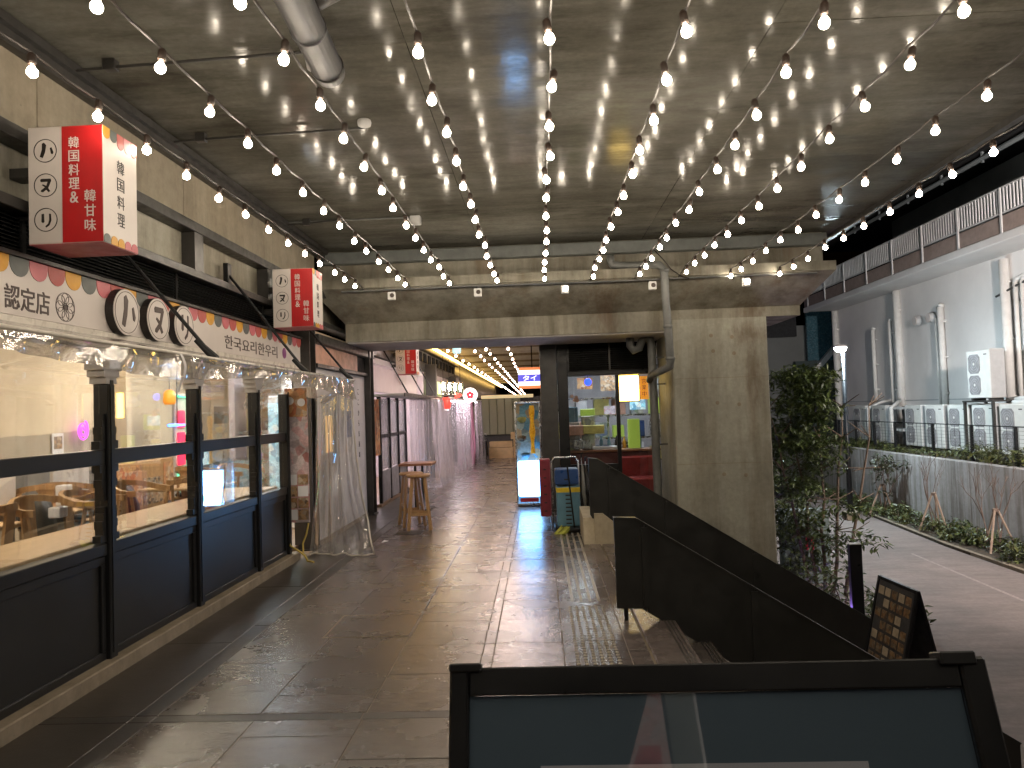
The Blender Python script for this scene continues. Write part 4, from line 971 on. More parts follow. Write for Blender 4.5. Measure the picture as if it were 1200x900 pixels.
# gathered flap under the awning end
def flap(u, v):
    y = 7.3 + .98 * u; x = -2.105 - .40 * v ** 1.2 * u
    return (x + .03 * math.sin(u * 20 + v * 4) * v, y, 1.985 - v * (.10 + .16 * u) + .02 * math.sin(u * 14))
part('gathered_flap', MB().grid(flap, 50, 14), M['vinyl'], vs_, True)

# entrance poster banner
pb = thing('poster_banner', 'tall hanging poster banner of dishes at the restaurant entrance', 'banner', (-2.73, 8.05, .43))
part('cloth', B(-2.86, -2.60, 8.05, 8.062, .42, 1.80, .002), M['poster'], pb)
part('top_panel', B(-2.855, -2.605, 8.044, 8.0495, 1.60, 1.92), M['menu'], pb)
for (x, z) in ((-2.795, 1.78), (-2.665, 1.76)): part('badge', disc((x, 8.044, z), .045, FACE_Y, .004, 18), M['paper'], pb)
for i in range(2):
    for j in range(4): part('picture', B(-2.85 + i * .125, -2.735 + i * .125, 8.045, 8.0495, .45 + j * .13, .565 + j * .13), M['foodphoto'] if (i + j) % 3 else M['paper'], pb)
# yellow rope
rp = [(-2.83, 8.02, .42), (-2.84, 8.0, .28), (-2.80, 7.97, .18), (-2.70, 7.96, .12), (-2.64, 7.97, .07), (-2.60, 7.95, .01), (-2.55, 7.93, .008)]
solo('rope', MB().tube(rp + [(-2.52, 7.9, .008)], .011, 6), M['rope'], 'yellow rope looping down from the poster banner to the floor', 'rope')
solo('rope', MB().tube([(-2.60, 8.0, .42), (-2.62, 7.98, .30), (-2.66, 7.975, .2), (-2.655, 7.97, .1)], .010, 6), M['rope'], 'short yellow cord hanging at the right edge of the poster banner', 'rope')
# steel columns
def steel_col(x0, x1, y0, y1, z1, lb):
    t = thing('steel_column', lb, 'steel column', ((x0 + x1) / 2, (y0 + y1) / 2, 0), 'dark steel columns of the viaduct shops')
    part('flange', B(x0, x1, y0, y0 + .022, -.0, z1), M['steel'], t); part('flange', B(x0, x1, y1 - .022, y1, 0, z1), M['steel'], t); part('web', B((x0 + x1) / 2 - .01, (x0 + x1) / 2 + .01, y0 + .022, y1 - .022, 0, z1), M['steel'], t)
    pl_ = MB(); pl_.box(x0 - .02, x1 + .02, y0 - .02, y1 + .02, 0, .018); part('base_plate', pl_, M['steel'], t)
steel_col(-2.97, -2.74, 8.62, 8.86, 2.80, 'dark steel column behind the vinyl sheet at the restaurant end')
steel_col(-2.84, -2.68, 11.48, 11.72, 2.80, 'dark steel column past the white panel, under the concrete beam')
# white wall panel beyond
wp = thing('white_partition', 'white wall panel with small vertical lettering between the two steel columns', 'wall', (-2.79, 10, 0))
ys = [8.87, 9.75, 10.62, 11.47]
for a, b in zip(ys[:-1], ys[1:]): part('panel', B(-2.83, -2.775, a + .003, b - .003, 0.05, 2.20, .003), M['offwhite'], wp)
part('orange_band', B(-2.83, -2.76, 8.87, 11.0, 2.26, 2.50, .004), M['salmon'], wp); part('grille', B(-2.83, -2.76, 11.02, 11.47, 2.26, 2.50, .004), M['louver'], wp); part('beam', B(-2.84, -2.72, 8.87, 11.47, 2.205, 2.255, .004), M['steel'], wp); part('beam', B(-2.84, -2.70, 8.87, 11.9, 2.51, 2.62, .004), M['steel'], wp); part('base', B(-2.84, -2.76, 8.87, 11.47, 0, .048), M['kerb'], wp)
part('lettering', vtext('ここから先通路', (-2.775, 11.05, 1.95), .16, .085, FACE_X, .002), M['ink'], wp)
ps_ = thing('wall_poster', 'small blue grey poster on the white panel behind the vinyl', 'poster', (-2.77, 10.2, 1.35)); part('sheet', B(-2.7745, -2.770, 10.35, 10.60, 1.28, 1.66), mat('poster blue', (.22, .25, .42), .5), ps_)
wd = thing('wall_lamp', 'warm lit window slot in the white panel behind the vinyl', 'window', (-2.77, 9.3, 1.2)); part('pane', B(-2.7745, -2.769, 9.30, 9.62, 1.12, 1.60), emit('warm slot', (1.0, .62, .25), .9), wd)

# ================================================================== FAR LEFT SHOPS (Y 11.7 .. 24)
s2 = thing('shop', 'second shop on the left with pale pink sign board, dark window frames and flat canopy', 'shop', (-3.2, 14.5, 0))
part('sign_panel', B(-2.86, -2.76, 12.0, 16.4, 1.98, 2.42, .005), M['pinkwhite'], s2)
part('canopy', B(-2.86, -2.30, 12.3, 17.6, 1.90, 1.945, .006), M['rail'], s2)
part('canopy_edge', B(-2.30, -2.285, 12.3, 17.6, 1.885, 1.95, .003), M['steel'], s2)
for yv in (12.9, 14.6, 16.4): part('tie_bar', MB().tube([(-2.84, yv, 2.9), (-2.34, yv, 1.95)], .014, 8), M['black'], s2)
part('back_wall', B(-5.1, -5.0, 11.75, 18, 0, 2.7), M['pinkwhite'], s2); part('end_wall', B(-5.0, -2.86, 17.9, 18, 0, 2.7), M['pinkwhite'], s2); part('floor', B(-5.0, -2.76, 12.42, 17.9, 0, .05), M['hall_floor'], s2); part('ceiling', B(-5.0, -2.87, 12.42, 17.9, 2.5, 2.6), M['offwhite'], s2)
part('near_wall', B(-5.0, -2.86, 12.41, 12.5, .05, 2.5), M['cream'], s2)
for yv in (12.55, 13.35, 14.15, 14.95): part('window_frame', B(-2.82, -2.76, yv - .03, yv + .03, .05, 1.90), M['black'], s2)
for a, b in ((12.58, 13.32), (13.38, 14.12), (14.18, 14.92)):
    part('window', B(-2.80, -2.79, a, b, .62, 1.88), M['vinyl_far'], s2); part('lower_panel', B(-2.81, -2.775, a, b, .06, .60, .003), M['grille'], s2); part('middle_rail', B(-2.81, -2.77, a, b, 1.18, 1.24, .003), M['black'], s2)
part('ceiling_lamp', B(-4.0, -3.6, 13.0, 17.0, 2.46, 2.499), M['lamppink'], s2)
part('name_panel', B(-2.775, -2.74, 11.95, 12.35, .9, 1.85, .004), M['menu'], s2)
def curtain(x0, y0, x1, y1, z1, m, label, amp=.05, freq=60, spread=.0, grp='hanging vinyl curtains along the far shops', rows=26, cols=110):
    t = thing('vinyl_curtain', label, 'vinyl curtain', ((x0 + x1) / 2, (y0 + y1) / 2, 0), grp)
    dx, dy = x1 - x0, y1 - y0; L = math.hypot(dx, dy); nx, ny = dy / L, -dx / L
    def fn(u, v):
        a = amp * (1 - .3 * v); w = a * math.sin(u * freq + 1.3 * math.sin(v * 2.5)) + a * .5 * math.sin(u * freq * .37 + v * 4) + .02 * math.sin(v * 11 + u * 13) * v
        return (x0 + dx * u + nx * (w + spread * v), y0 + dy * u + ny * (w + spread * v), z1 * (1 - v) + .01)
    part('sheet', MB().grid(fn, cols, rows), m, t, True)
    part('rail', MB().tube([(x0, y0, z1 + .01), (x1, y1, z1 + .01)], .012, 8), M['trim'], t)
    return t
curtain(-2.74, 15.2, -2.26, 15.3, 1.88, M['vinyl_far'], 'vinyl curtain hanging across the end of the flat canopy', .04, 30, .05)
curtain(-2.27, 15.25, -2.24, 17.5, 1.88, M['vinyl_far'], 'long pleated vinyl curtain along the canopy of the second shop', .07, 55, .12)
curtain(-2.55, 15.0, -2.42, 15.15, 1.88, M['vinyl_far'], 'narrow white vinyl strip beside the window frames', .03, 12, .0)
s3 = thing('shop', 'third shop on the left with pinkish curtains and lit lime sign', 'shop', (-3.0, 20, 0))
part('lit_sign', B(-2.78, -2.72, 18.2, 20.2, 1.98, 2.42, .005), M['litpaper'], s3); part('wall', B(-2.95, -2.85, 18.05, 24.3, 0, 2.7), M['pinkwhite'], s3); part('canopy', B(-2.85, -2.2, 18.2, 22.8, 1.93, 1.97), M['rail'], s3); part('dark_front', B(-2.85, -2.6, 22.8, 24.3, 0, 2.7), M['steel'], s3)
part('lamp', B(-2.8, -2.4, 19, 22, 1.90, 1.925), M['lamppink'], s3)
part('column', B(-2.82, -2.55, 18.0, 18.2, 0, 2.8), M['steel'], s3)
curtain(-2.5, 18.9, -2.05, 19.2, 1.9, M['vinyl_far'], 'milky vinyl curtain across the third shop', .05, 32, .06)
curtain(-2.2, 19.3, -2.05, 21.2, 1.9, M['vinyl_far'], 'milky vinyl curtain along the third shop', .06, 45, .05)
curtain(-2.45, 21.3, -1.95, 21.6, 1.9, M['pinkcurt'], 'pink cloth curtain at the third shop', .05, 30, .0)
curtain(-1.95, 21.6, -1.80, 22.6, 1.9, M['vinyl_far'], 'pale bluish curtain just before the far crates', .05, 30, .08)
rs = thing('round_sign', 'round white lit sign with a red blossom emblem over the far shops', 'sign', (-2.05, 19.0, 2.0))
part('disc', MB().lathe([(.185, -.05), (.19, -.045), (.19, .045), (.185, .05)], (-1.80, 19, 2.02), 32, 'y'), M['rsign'], rs)
for k in range(5):
    a = math.pi / 2 + k * 2 * math.pi / 5; part('petal', disc((-1.80 + .062 * math.cos(a), 18.949, 2.02 + .062 * math.sin(a)), .045, FACE_Y, .003, 16), M['flower'], rs)
part('arm', MB().bar((-1.99, 19, 2.05), (-2.9, 19, 2.05), .03), M['steel'], rs)
rl = thing('red_lamp', 'small red lit arrow lamp beside the round blossom sign', 'lamp', (-2.1, 18.6, 2.0)); part('body', MB().prism([(-2.16, 1.93), (-2.02, 1.97), (-1.98, 2.02), (-2.02, 2.06), (-2.16, 2.09)], 'y', 18.6, 18.66), M['lantern'], rl); part('arm', MB().bar((-2.16, 18.63, 2.01), (-2.9, 18.63, 2.01), .02), M['steel'], rl)
lt = thing('lantern', 'red paper lantern hanging at the end of the flat canopy', 'lantern', (-2.2, 17.0, 1.85)); part('body', MB().lathe([(.06, .14), (.10, .10), (.115, 0), (.10, -.1), (.06, -.14)], (-2.17, 16.9, 1.80), 18), M['lantern'], lt, True); part('cap', MB().lathe([(.06, .0), (.06, .03)], (-2.17, 16.9, 1.94), 14), M['black'], lt); part('base', MB().lathe([(.06, .0), (.06, .03)], (-2.17, 16.9, 1.632), 14), M['rsign'], lt)
pl4 = ['leftmost glass lamp hanging above the far curtains', 'second glass lamp hanging above the far curtains', 'third glass lamp hanging above the far curtains', 'rightmost glass lamp hanging above the far curtains']
for i in range(4):
    x = -2.32 + i * .10; y_ = 17.6 + i * .35
    t = thing('glass_lamp', pl4[i], 'lamp', (x, y_, 2.1), 'cluster of glass lamps over the far curtains'); part('jar', MB().lathe([(.05, 2.36), (.09, 2.30), (.09, 2.06), (.07, 2.02)], (x, y_, 0), 14), M['glass'], t, True); part('filament', MB().lathe([(.02, 2.28), (.035, 2.22), (.02, 2.14)], (x, y_, 0), 10), M['bulb'], t, True); part('cord', MB().bar((x, y_, 2.36), (x, y_, 3.3), .01), M['black'], t)
# left upper trim of the far bay
ft = thing('far_wall_trim', 'dark timber fascia with warm lit cove running along the far left shops', 'fascia', (-2.9, 18, 2.6))
part('fascia', B(-2.95, -2.82, 11.9, 25, 2.62, 2.79, .005), M['steel'], ft); part('cove_strip', B(-2.84, -2.78, 12.5, 55, 3.30, 3.36), M['cove'], ft); part('upper_wall', B(-3.2, -2.90, 11.7, 25, 3.29, 3.9), M['band'], ft)
for k in range(16): part('lattice_block', B(-2.80, -2.77, 12.6 + k * .72, 13.0 + k * .72, 2.83, 3.05, .004), M['louver'], ft)
# far ceiling with joists
fc = struct('far_ceiling', B(-3.3, 2.2, 11.65, 80, 3.9, 4.4), M['concrete'])
for k in range(36): part('joist', B(-3.0, 1.55, 12.3 + k * 1.15, 12.42 + k * 1.15, 3.55, 3.70), M['band'] if k % 3 == 0 else M['rail'], fc)
for y_ in (12.6, 14.6, 16.6, 18.4): part('added_batten_lamp', B(-1.2, -0.1, y_ - .05, y_ + .05, 3.46, 3.50), M['added_batten'], fc)  # lamps added out of sight behind the beam to brighten the far bay
for x in (-2.1, -1.0, 0.0): part('bearer', B(x - .04, x + .04, 12.0, 26, 3.70, 3.88), M['rail'], fc)
for i, (x, a, b, z, lb) in enumerate(((-1.70, 11.9, 60, 2.76, 'far festoon string nearest the left shops beyond the beam'), (-1.22, 12.2, 60, 2.76, 'far festoon string second from the left beyond the beam'), (-0.98, 12.0, 60, 2.78, 'far festoon string third from the left beyond the beam'), (-0.55, 12.0, 36, 2.76, 'far festoon string nearest the display case side beyond the beam'))):
    festoon(x, x - .12, a, b, a + .5, 1.4, z, lb, 'festoon strings in the far bay', sock=False, bsc=1.0, me=bulb_far)
solo('sign_tube', B(-1.72, -1.56, 14.6, 14.75, 2.78, 3.08, .02), emit('pale blue lit tube', (.45, .8, .9), .8), 'pale blue lit hanging box just under the concrete beam', 'hanging sign')
# far end
fe = thing('far_wall', 'lit greenish cabinets and dark wall closing the far end of the walkway', 'wall', (-1, 25.5, 0))
part('wall', B(-3.2, 1.9, 25.4, 25.6, 0, 2.05), M['steel'], fe)
part('end_panel', B(-3.2, 2.0, 78, 78.3, 0, 3.9), M['steel'], fe)
part('side_panel', B(-3.4, -3.25, 25.6, 78, 0, 3.9), M['steel'], fe)
part('side_panel', B(1.6, 1.8, 17, 78, 0, 3.9), M['steel'], fe)
for k in range(5): part('cabinet_door', B(-2.0 + k * .27, -1.745 + k * .27, 25.2, 25.39, .75, 2.0, .01), M['locker'], fe)
part('lit_shelf', B(-2.0, -0.2, 25.1, 25.39, 2.01, 2.12), emit('warm shelf light', (1, .85, .5), .4), fe); part('dark_picture', B(-.62, -.2, 25.30, 25.39, 1.0, 1.98), M['black'], fe); part('low_box', B(-2.35, -2.02, 25.0, 25.39, .75, 1.75), M['locker'], fe)
CR = ['wide pale wooden crate at the bottom of the far stack', 'wide pale wooden crate on top of the far bottom crate', 'small pale wooden crate stacked right of the far wide ones', 'small pale wooden crate on top at the far right']
for i, (x0, x1, y0, z0, z1) in enumerate(((-1.72, -.92, 24.2, 0, .36), (-1.70, -.94, 24.22, .362, .56), (-.90, -.45, 24.1, 0, .62), (-.98, -.5, 24.1, .622, .86))):
    t = thing('wooden_crate', CR[i], 'crate', ((x0 + x1) / 2, y0, z0), 'pale crates at the far end')
    n = 3 if z1 - z0 > .3 else 2
    for k in range(n):
        a = z0 + (z1 - z0) * k / n; b = z0 + (z1 - z0) * (k + 1) / n - .012; part('slat', B(x0, x1, y0, y0 + .02, a, b), M['cardboard'], t)
    part('body', B(x0 + .01, x1 - .01, y0 + .021, y0 + .5, z0, z1 - .015), M['cardboard'], t)
bk = thing('shopping_trolley', 'dark covered trolley beside the far curtain', 'trolley', (-1.85, 23.6, 0)); part('body', B(-2.02, -1.72, 23.4, 23.9, .12, .62, .03), M['black'], bk); part('handle', MB().tube([(-2.0, 23.4, .6), (-2.0, 23.3, .85), (-1.74, 23.3, .85), (-1.74, 23.4, .6)], .012, 6), M['metal'], bk)
for s in (-1, 1): part('wheel', MB().lathe([(.06, -.015), (.06, .015)], (-1.87 + s * .12, 23.45, .06), 12, 'x'), M['black'], bk)

# stools and table
def stool(x, y, rz, lb):
    t = thing('bar_stool', lb, 'stool', (0, 0, 0), 'wooden bar stools by the second shop')
    part('seat', MB().lathe([(.155, .715), (.17, .725), (.172, .745), (.16, .755), (.05, .750)], (0, 0, 0), 28), M['woodlt'], t, True)
    for k in range(3): part('seat_groove', B(-.11, .11, -.075 + k * .07, -.055 + k * .07, .7535, .7565), M['woodred'], t)
    L = []
    for k in range(4):
        a = R(45 + 90 * k); top = Vector((.115 * math.cos(a), .115 * math.sin(a), .72)); bot = Vector((.215 * math.cos(a), .215 * math.sin(a), 0)); L.append((top, bot))
        part('leg', MB().bar(bot, top, .042, .036, .005, up=Vector((math.cos(a), math.sin(a), 0))), M['woodlt'], t)
    for k in range(4):
        u = (.30, .42)[k % 2]; p = L[k][1].lerp(L[k][0], u); q = L[(k + 1) % 4][1].lerp(L[(k + 1) % 4][0], u); part('stretcher', MB().bar(p, q, .020, .034, .004), M['woodlt'], t)
    t.location = (x, y, 0); t.rotation_euler = (0, 0, rz); return t
st0 = stool(-1.70, 9.98, R(10), 'front wooden bar stool standing on the tiles before the small table')
dup(st0, (-1.86, 10.32, 0), R(24), 'rear wooden bar stool half hidden behind the front stool')
tb = thing('side_table', 'small reddish square table on a steel post behind the bar stools', 'table', (-2.02, 12.0, 0))
part('top', B(-2.32, -1.78, 11.75, 12.3, .735, .775, .006), M['woodred'], tb)
for x in (-2.1, -1.98): part('leg', MB().tube([(x, 12.05, .02), (x, 12.05, .735)], .022, 10), M['steel'], tb)
part('foot', B(-2.25, -1.82, 11.85, 12.25, 0, .02, .006), M['steel'], tb)
solo('floor_mat', B(-1.97, -1.62, 9.55, 9.85, 0.001, .006, .002), M['tile_dark'], 'dark wet scrap of mat in front of the stools', 'mat')
solo('litter', MB().add([(-2.02, 9.0, .002), (-1.96, 9.02, .01), (-1.94, 9.1, .006), (-2.0, 9.09, .02)], [(0, 1, 2, 3)]), M['paper'], 'scrap of white plastic on the floor by the vinyl sheet', 'litter')

# ================================================================== RIGHT SHOP
sh = thing('noodle_shop', 'dark steel shop front with big lit window left of the concrete column', 'shop', (1.0, 12, 0))
YF = 11.65
part('side_wall', B(0.04, 0.10, YF, 17, 0, 2.9), M['steel'], sh); part('corner_post', B(0.03, 0.30, YF - .06, YF, 0, 2.75, .006), M['steel'], sh); part('inner_post', B(0.305, 0.47, YF - .04, YF, 0, 2.75, .005), M['black'], sh)
part('upper_back', B(0.47, 1.9, YF + .02, YF + .06, 2.15, 2.75), M['black'], sh)
for k in range(15): part('louvre_slat', MB().prism([(YF - .03, 2.19 + k * .034), (YF + .01, 2.205 + k * .034), (YF + .01, 2.214 + k * .034), (YF - .03, 2.197 + k * .034)], 'x', .50, 1.78), M['louver'], sh)
part('louvre_mullion', B(1.13, 1.16, YF - .035, YF - .031, 2.18, 2.70), M['steel'], sh)
part('lintel', B(0.47, 1.9, YF - .05, YF + .06, 2.10, 2.165, .005), M['black'], sh); part('head', B(0.30, 1.9, YF - .045, YF + .05, 2.70, 2.76, .005), M['black'], sh)
part('mullion', B(1.225, 1.285, YF - .03, YF + .03, 0.02, 2.10, .005), M['black'], sh); part('sill', B(0.47, 1.225, YF - .04, YF + .03, .60, .69, .005), M['black'], sh); part('lower_panel', B(0.47, 1.225, YF - .02, YF + .02, 0.02, .60, .004), M['black'], sh); part('jamb', B(1.79, 1.85, YF - .03, YF + .03, .02, 2.10, .005), M['black'], sh)
part('window', B(0.475, 1.22, YF - .004, YF + .004, .692, 2.098), M['glass'], sh); part('window', B(1.29, 1.785, YF - .004, YF + .004, .05, 2.098), M['glass'], sh)
part('floor', B(0.10, 3.2, YF + .06, 17, -.02, .02), M['hall_floor'], sh); part('ceiling', B(0.10, 3.2, YF + .08, 17, 2.5, 2.6), M['kitchen'], sh); part('back_wall', B(0.10, 3.2, 16.6, 16.7, .02, 2.5), M['kitchen'], sh); part('right_wall', B(3.2, 3.3, YF, 17, -2, 2.9), M['greybuild'], sh)
for (x, y_) in ((.8, 12.9), (1.4, 13.5), (.9, 15), (2.2, 15)): part('ceiling_lamp', MB().lathe([(.15, 2.499), (.16, 2.47), (.12, 2.455)], (x, y_, 0), 14), M['lampcool'], sh)
ob = thing('blue_orb', 'glowing blue ball hanging inside the dark shop window', 'lamp', (.83, 12.2, 2.0)); part('ball', MB().lathe([(.02, .062), (.045, .045), (.062, 0), (.045, -.045), (.02, -.062)], (.83, 12.2, 2.02), 18), M['orb'], ob, True); part('cord', MB().bar((.83, 12.2, 2.08), (.83, 12.2, 2.5), .008), M['black'], ob)
yb_ = thing('yellow_light_box', 'bright yellow lit menu board high inside the shop window', 'light box', (1.5, 12.0, 1.9)); part('face', B(1.31, 1.65, 12.0, 12.03, 1.68, 2.10, .01), M['yel_board'], yb_); part('frame', B(1.295, 1.665, 12.032, 12.06, 1.665, 2.115, .005), M['black'], yb_)
op = thing('orange_poster', 'orange poster with brown characters right of the yellow light box', 'poster', (1.7, 12.0, 1.9)); part('sheet', B(1.67, 1.80, 12.0, 12.01, 1.70, 2.08), M['orange_board'], op); part('lettering', vtext('営業中', (1.735, 12.0, 2.0), .105, .085, FACE_Y, .003), M['sc_red'], op)
sf = thing('shelving', 'metal shelving crowded with goods inside the dark shop', 'shelf', (1.1, 15, .02))
for z in (.5, .95, 1.4, 1.75): part('board', B(.3, 2.6, 14.6, 15.0, z, z + .03), M['metal'], sf)
for x in (.32, 1.4, 2.58): part('upright', B(x - .02, x + .02, 14.98, 15.02, .02, 1.8), M['metal'], sf)
gl_ = 0; lbs = []
words = ['blue grey', 'pale', 'lime green', 'cream', 'dark', 'salmon', 'steel', 'yellow', 'white']
for zi, z in enumerate((.53, .98, 1.43)):
    for k in range(6):
        x = .36 + k * .37; w = rng.uniform(.2, .32); h = rng.uniform(.2, .36)
        mm = [M['shelfmix'], M['paper'], M['lime'], M['yellowpaper'], M['crate_blue'], M['salmon'], M['metal']][(k * 2 + zi * 3) % 7]
        solo('storage_box', B(x, x + w, 14.62, 14.9, z + .001, z + h, .01), mm, ('mixed goods box', 'white box', 'lime box', 'yellow paper box', 'blue box', 'salmon box', 'steel tin')[(k * 2 + zi * 3) % 7] + ' on the ' + ('lower', 'middle', 'upper')[zi] + ' shelf of the dark shop, ' + ('far left', 'second from left', 'third from left', 'third from right', 'second from right', 'far right')[k], 'box', 'boxes on the shop shelves')
ct = thing('shop_counter', 'counter with papers and a white tray inside the dark shop window', 'counter', (1.0, 12.6, .02)); part('base', B(.12, 2.0, 12.5, 12.9, .02, .82, .01), M['maroon'], ct); part('top', B(.11, 2.05, 12.45, 12.95, .825, .86, .006), M['woodred'], ct)
for i, (x, y_, z, w, h, m, lb) in enumerate(((.55, 12.5, 1.12, .42, .17, 'salmon', 'salmon paper menu strip propped at the left of the shop window'), (.92, 12.48, 1.14, .36, .15, 'yellowpaper', 'yellow paper menu strip beside the salmon one'), (.72, 12.55, .88, .30, .16, 'metal', 'steel tray standing on the shop counter'), (1.1, 12.42, .875, .42, .05, 'paper', 'white tray lying on the shop counter by the mullion'), (1.62, 12.6, .87, .2, .5, 'lime', 'pale green notice standing on the counter at right'), (.58, 12.7, 1.35, .18, .26, 'crate_teal', 'pale blue box on top of the stack at left'), (.84, 12.7, 1.45, .25, .12, 'lime', 'lime notice high in the left pane'))):
    solo('counter_item', B(x - w / 2, x + w / 2, y_, y_ + .12, z, z + h, .008), M[m], lb, 'counter item')
for i, (x, lb) in enumerate(((.58, 'stack base of grey tubs left on the shop counter'), (.84, 'second stack of grey tubs on the shop counter'))): solo('tub_stack', B(x - .11, x + .11, 12.66, 12.86, .862, 1.348 if i == 0 else 1.448, .01), M['shelfmix'], lb, 'tubs')
BL = ['green', 'dark', 'amber', 'clear', 'green', 'dark', 'amber', 'clear', 'green', 'dark']
for i in range(9):
    x = .66 + i * .135; h = rng.uniform(.2, .3)
    solo('bottle', MB().lathe([(.03, 0), (.032, h * .6), (.013, h * .75), (.012, h)], (x, 12.82, .861), 12), M[['neon_green', 'ink', 'sc_yel', 'crate_teal'][i % 4]] if i % 4 else M['crate_teal'], ['leftmost', 'second', 'third', 'fourth', 'middle', 'sixth', 'seventh', 'eighth', 'rightmost'][i] + ' of the bottles lined up behind the counter of the dark shop', 'bottle', 'bottles on the shop counter', smooth=True)
for i, (x, z, w, h, m) in enumerate(((.30, 1.95, .26, .3, 'shelfmix'), (.75, 2.05, .3, .22, 'menu'), (1.2, 2.0, .34, .3, 'foodphoto'), (1.75, 1.62, .3, .2, 'screen'), (2.2, 2.0, .4, .3, 'shelfmix'), (1.25, 1.55, .22, .16, 'poster'))):
    solo('wall_notice', B(x, x + w, 14.1, 14.12, z - .1, z - .1 + h), M[m], ['leftmost mixed notice hanging in the back of the dark shop', 'reddish menu strip hanging high in the dark shop', 'brown photo notice hanging behind the mullion of the dark shop', 'lit bluish notice low at the right of the dark shop', 'rightmost mixed notice in the back of the dark shop', 'pinkish notice behind the mullion at mid height'][i], 'notice', 'notices inside the dark shop')
rc = thing('bench', 'dark red bench low inside the right pane of the shop', 'seat', (1.55, 12.1, .02)); part('seat', B(1.32, 1.95, 11.95, 12.35, .02, .42, .03), M['redcloth'], rc); part('back', B(1.32, 1.95, 12.36, 12.44, .02, .75, .03), M['redcloth'], rc)
# small pink flower string in window
fl_ = thing('flower_decoration', 'small cluster of pink paper flowers at the upper left of the shop window', 'decoration', (.56, 11.7, 1.75))
for (x, z) in ((.53, 1.78), (.57, 1.72), (.61, 1.71), (.60, 1.76)): part('flower', disc((x, 11.68, z), .03, FACE_Y, .01, 10), M['salmon'], fl_)

# Thai sign and display case
ts = thing('hanging_sign', 'lit hanging sign in red, white and blue bands with two white characters', 'sign', (-.1, 12.1, 1.95))
sx0, sx1 = -.335, .035; z = 1.945
for h, m in ((.045, 'thai_red'), (.07, 'thai_white'), (.115, 'thai_blue'), (.075, 'thai_white'), (.045, 'thai_red')):
    part('band', B(sx0, sx1, 12.08, 12.22, z, z + h - .001), M[m], ts); z += h
part('lettering', text_mb('タイ', (-.14, 12.08, 2.118), .23, .088, FACE_Y, .004, .008), M['letter_lit'], ts)
part('hanger', MB().bar((-.1, 12.15, 2.295), (-.1, 12.15, 3.8), .02), M['black'], ts)
dc = thing('display_case', 'tall glass food display case with a bright white lit panel below', 'display case', (-.2, 12.1, 0))
part('frame', (lambda m: [m.box(x - .012, x + .012, y_ - .012, y_ + .012, .05, 1.70) for x in (-.405, .0) for y_ in (12.0, 12.35)] and m)(MB()), M['metal'], dc)
part('top', B(-.42, .015, 11.985, 12.365, 1.70, 1.73, .005), M['metal'], dc); part('base', B(-.415, .01, 11.99, 12.36, .02, .06, .005), M['metal'], dc); part('back', B(-.40, .0, 12.34, 12.35, .06, 1.70), M['case_back'], dc)
part('lit_panel', MB().prism([(-.385, .19), (-.365, .165), (-.04, .165), (-.02, .19), (-.02, .72), (-.04, .745), (-.365, .745), (-.385, .72)], 'y', 11.985, 12.05), M['panel_lit'], dc)
part('red_label', B(-.36, -.06, 11.995, 12.0, .075, .14), M['red'], dc); part('glass', B(-.395, -.01, 11.992, 11.998, .76, 1.695), M['glass'], dc)
for z in (1.05, 1.36): part('shelf', B(-.395, -.01, 12.02, 12.33, z, z + .012), M['glass'], dc)
nd = MB()
def nood(u, v):
    a = u * 2 * math.pi; r_ = .045 * (1 + .25 * math.sin(v * 14)) * (1 - .5 * abs(v - .4)); return (-.13 + r_ * math.cos(a), 12.1 + r_ * math.sin(a), 1.66 - .80 * v)
solo('noodle_model', nd.grid(nood, 16, 26), M['food_orange'], 'tall orange noodle food model in the display case', 'food model', smooth=True)
for i, (x, z, m, lb) in enumerate(((-.30, 1.375, 'yellowpaper', 'small yellow figure on the top shelf of the display case'), (-.31, 1.065, 'foodphoto', 'brown bowl model on the lower shelf of the display case'), (-.25, .78, 'crate_teal', 'bluish plate model at the bottom of the display case'))):
    solo('food_model', MB().lathe([(.03, 0), (.065, .03), (.08, .08), (.03, .10)], (x, 12.12, z), 16), M[m], lb, 'food model', smooth=True)
solo('power_cord', MB().tube([(-.2, 11.98, .05), (-.17, 11.9, .01), (-.08, 11.86, .008), (.02, 11.92, .008)], .006, 6), M['black'], 'black power cord on the floor under the display case', 'cord')

# crates on trolleys, mop
def crate(x0, x1, y0, y1, z0, z1, m, lb, grp, top=None, slits=6):
    t = thing('plastic_crate', lb, 'crate', ((x0 + x1) / 2, (y0 + y1) / 2, z0), grp)
    part('box', B(x0, x1, y0, y1, z0, z1, .012), M[m], t)
    if top: part('band', B(x0 - .002, x1 + .002, y0 - .003, y1, z1 - .075, z1 - .012, .003), M[top], t)
    n = slits
    for k in range(n):
        z = z0 + (z1 - z0 - .1) * (k + .6) / n; part('slot', B(x0 + (x1 - x0) * .38, x0 + (x1 - x0) * .62, y0 - .0025, y0 - .0005, z, z + .018), M['ink'], t)
    return t
crate(.185, .49, 9.5, 9.8, .06, .575, 'crate_teal', 'pale blue crate with a yellow band standing on the trolley', 'crates by the shop corner', 'crate_yel', 8)
crate(.175, .48, 9.5, 9.85, .60, .80, 'crate_blue', 'dark blue crate on top of the yellow banded one', 'crates by the shop corner', None, 1)
crate(-.03, .12, 10.0, 10.3, .12, .90, 'crate_red', 'tall maroon crate stack left of the blue crates', 'crates by the shop corner', None, 6)
tr = thing('hand_trolley', 'steel framed hand trolley carrying the blue crates', 'trolley', (.3, 9.65, 0))
part('deck', B(.15, .52, 9.46, 9.9, .03, .058, .006), M['black'], tr)
part('handle', MB().tube([(.14, 9.9, .05), (.14, 9.92, .88), (.18, 9.92, .93), (.46, 9.92, .93), (.50, 9.92, .88), (.50, 9.9, .05)], .012, 8), M['metal'], tr, True)
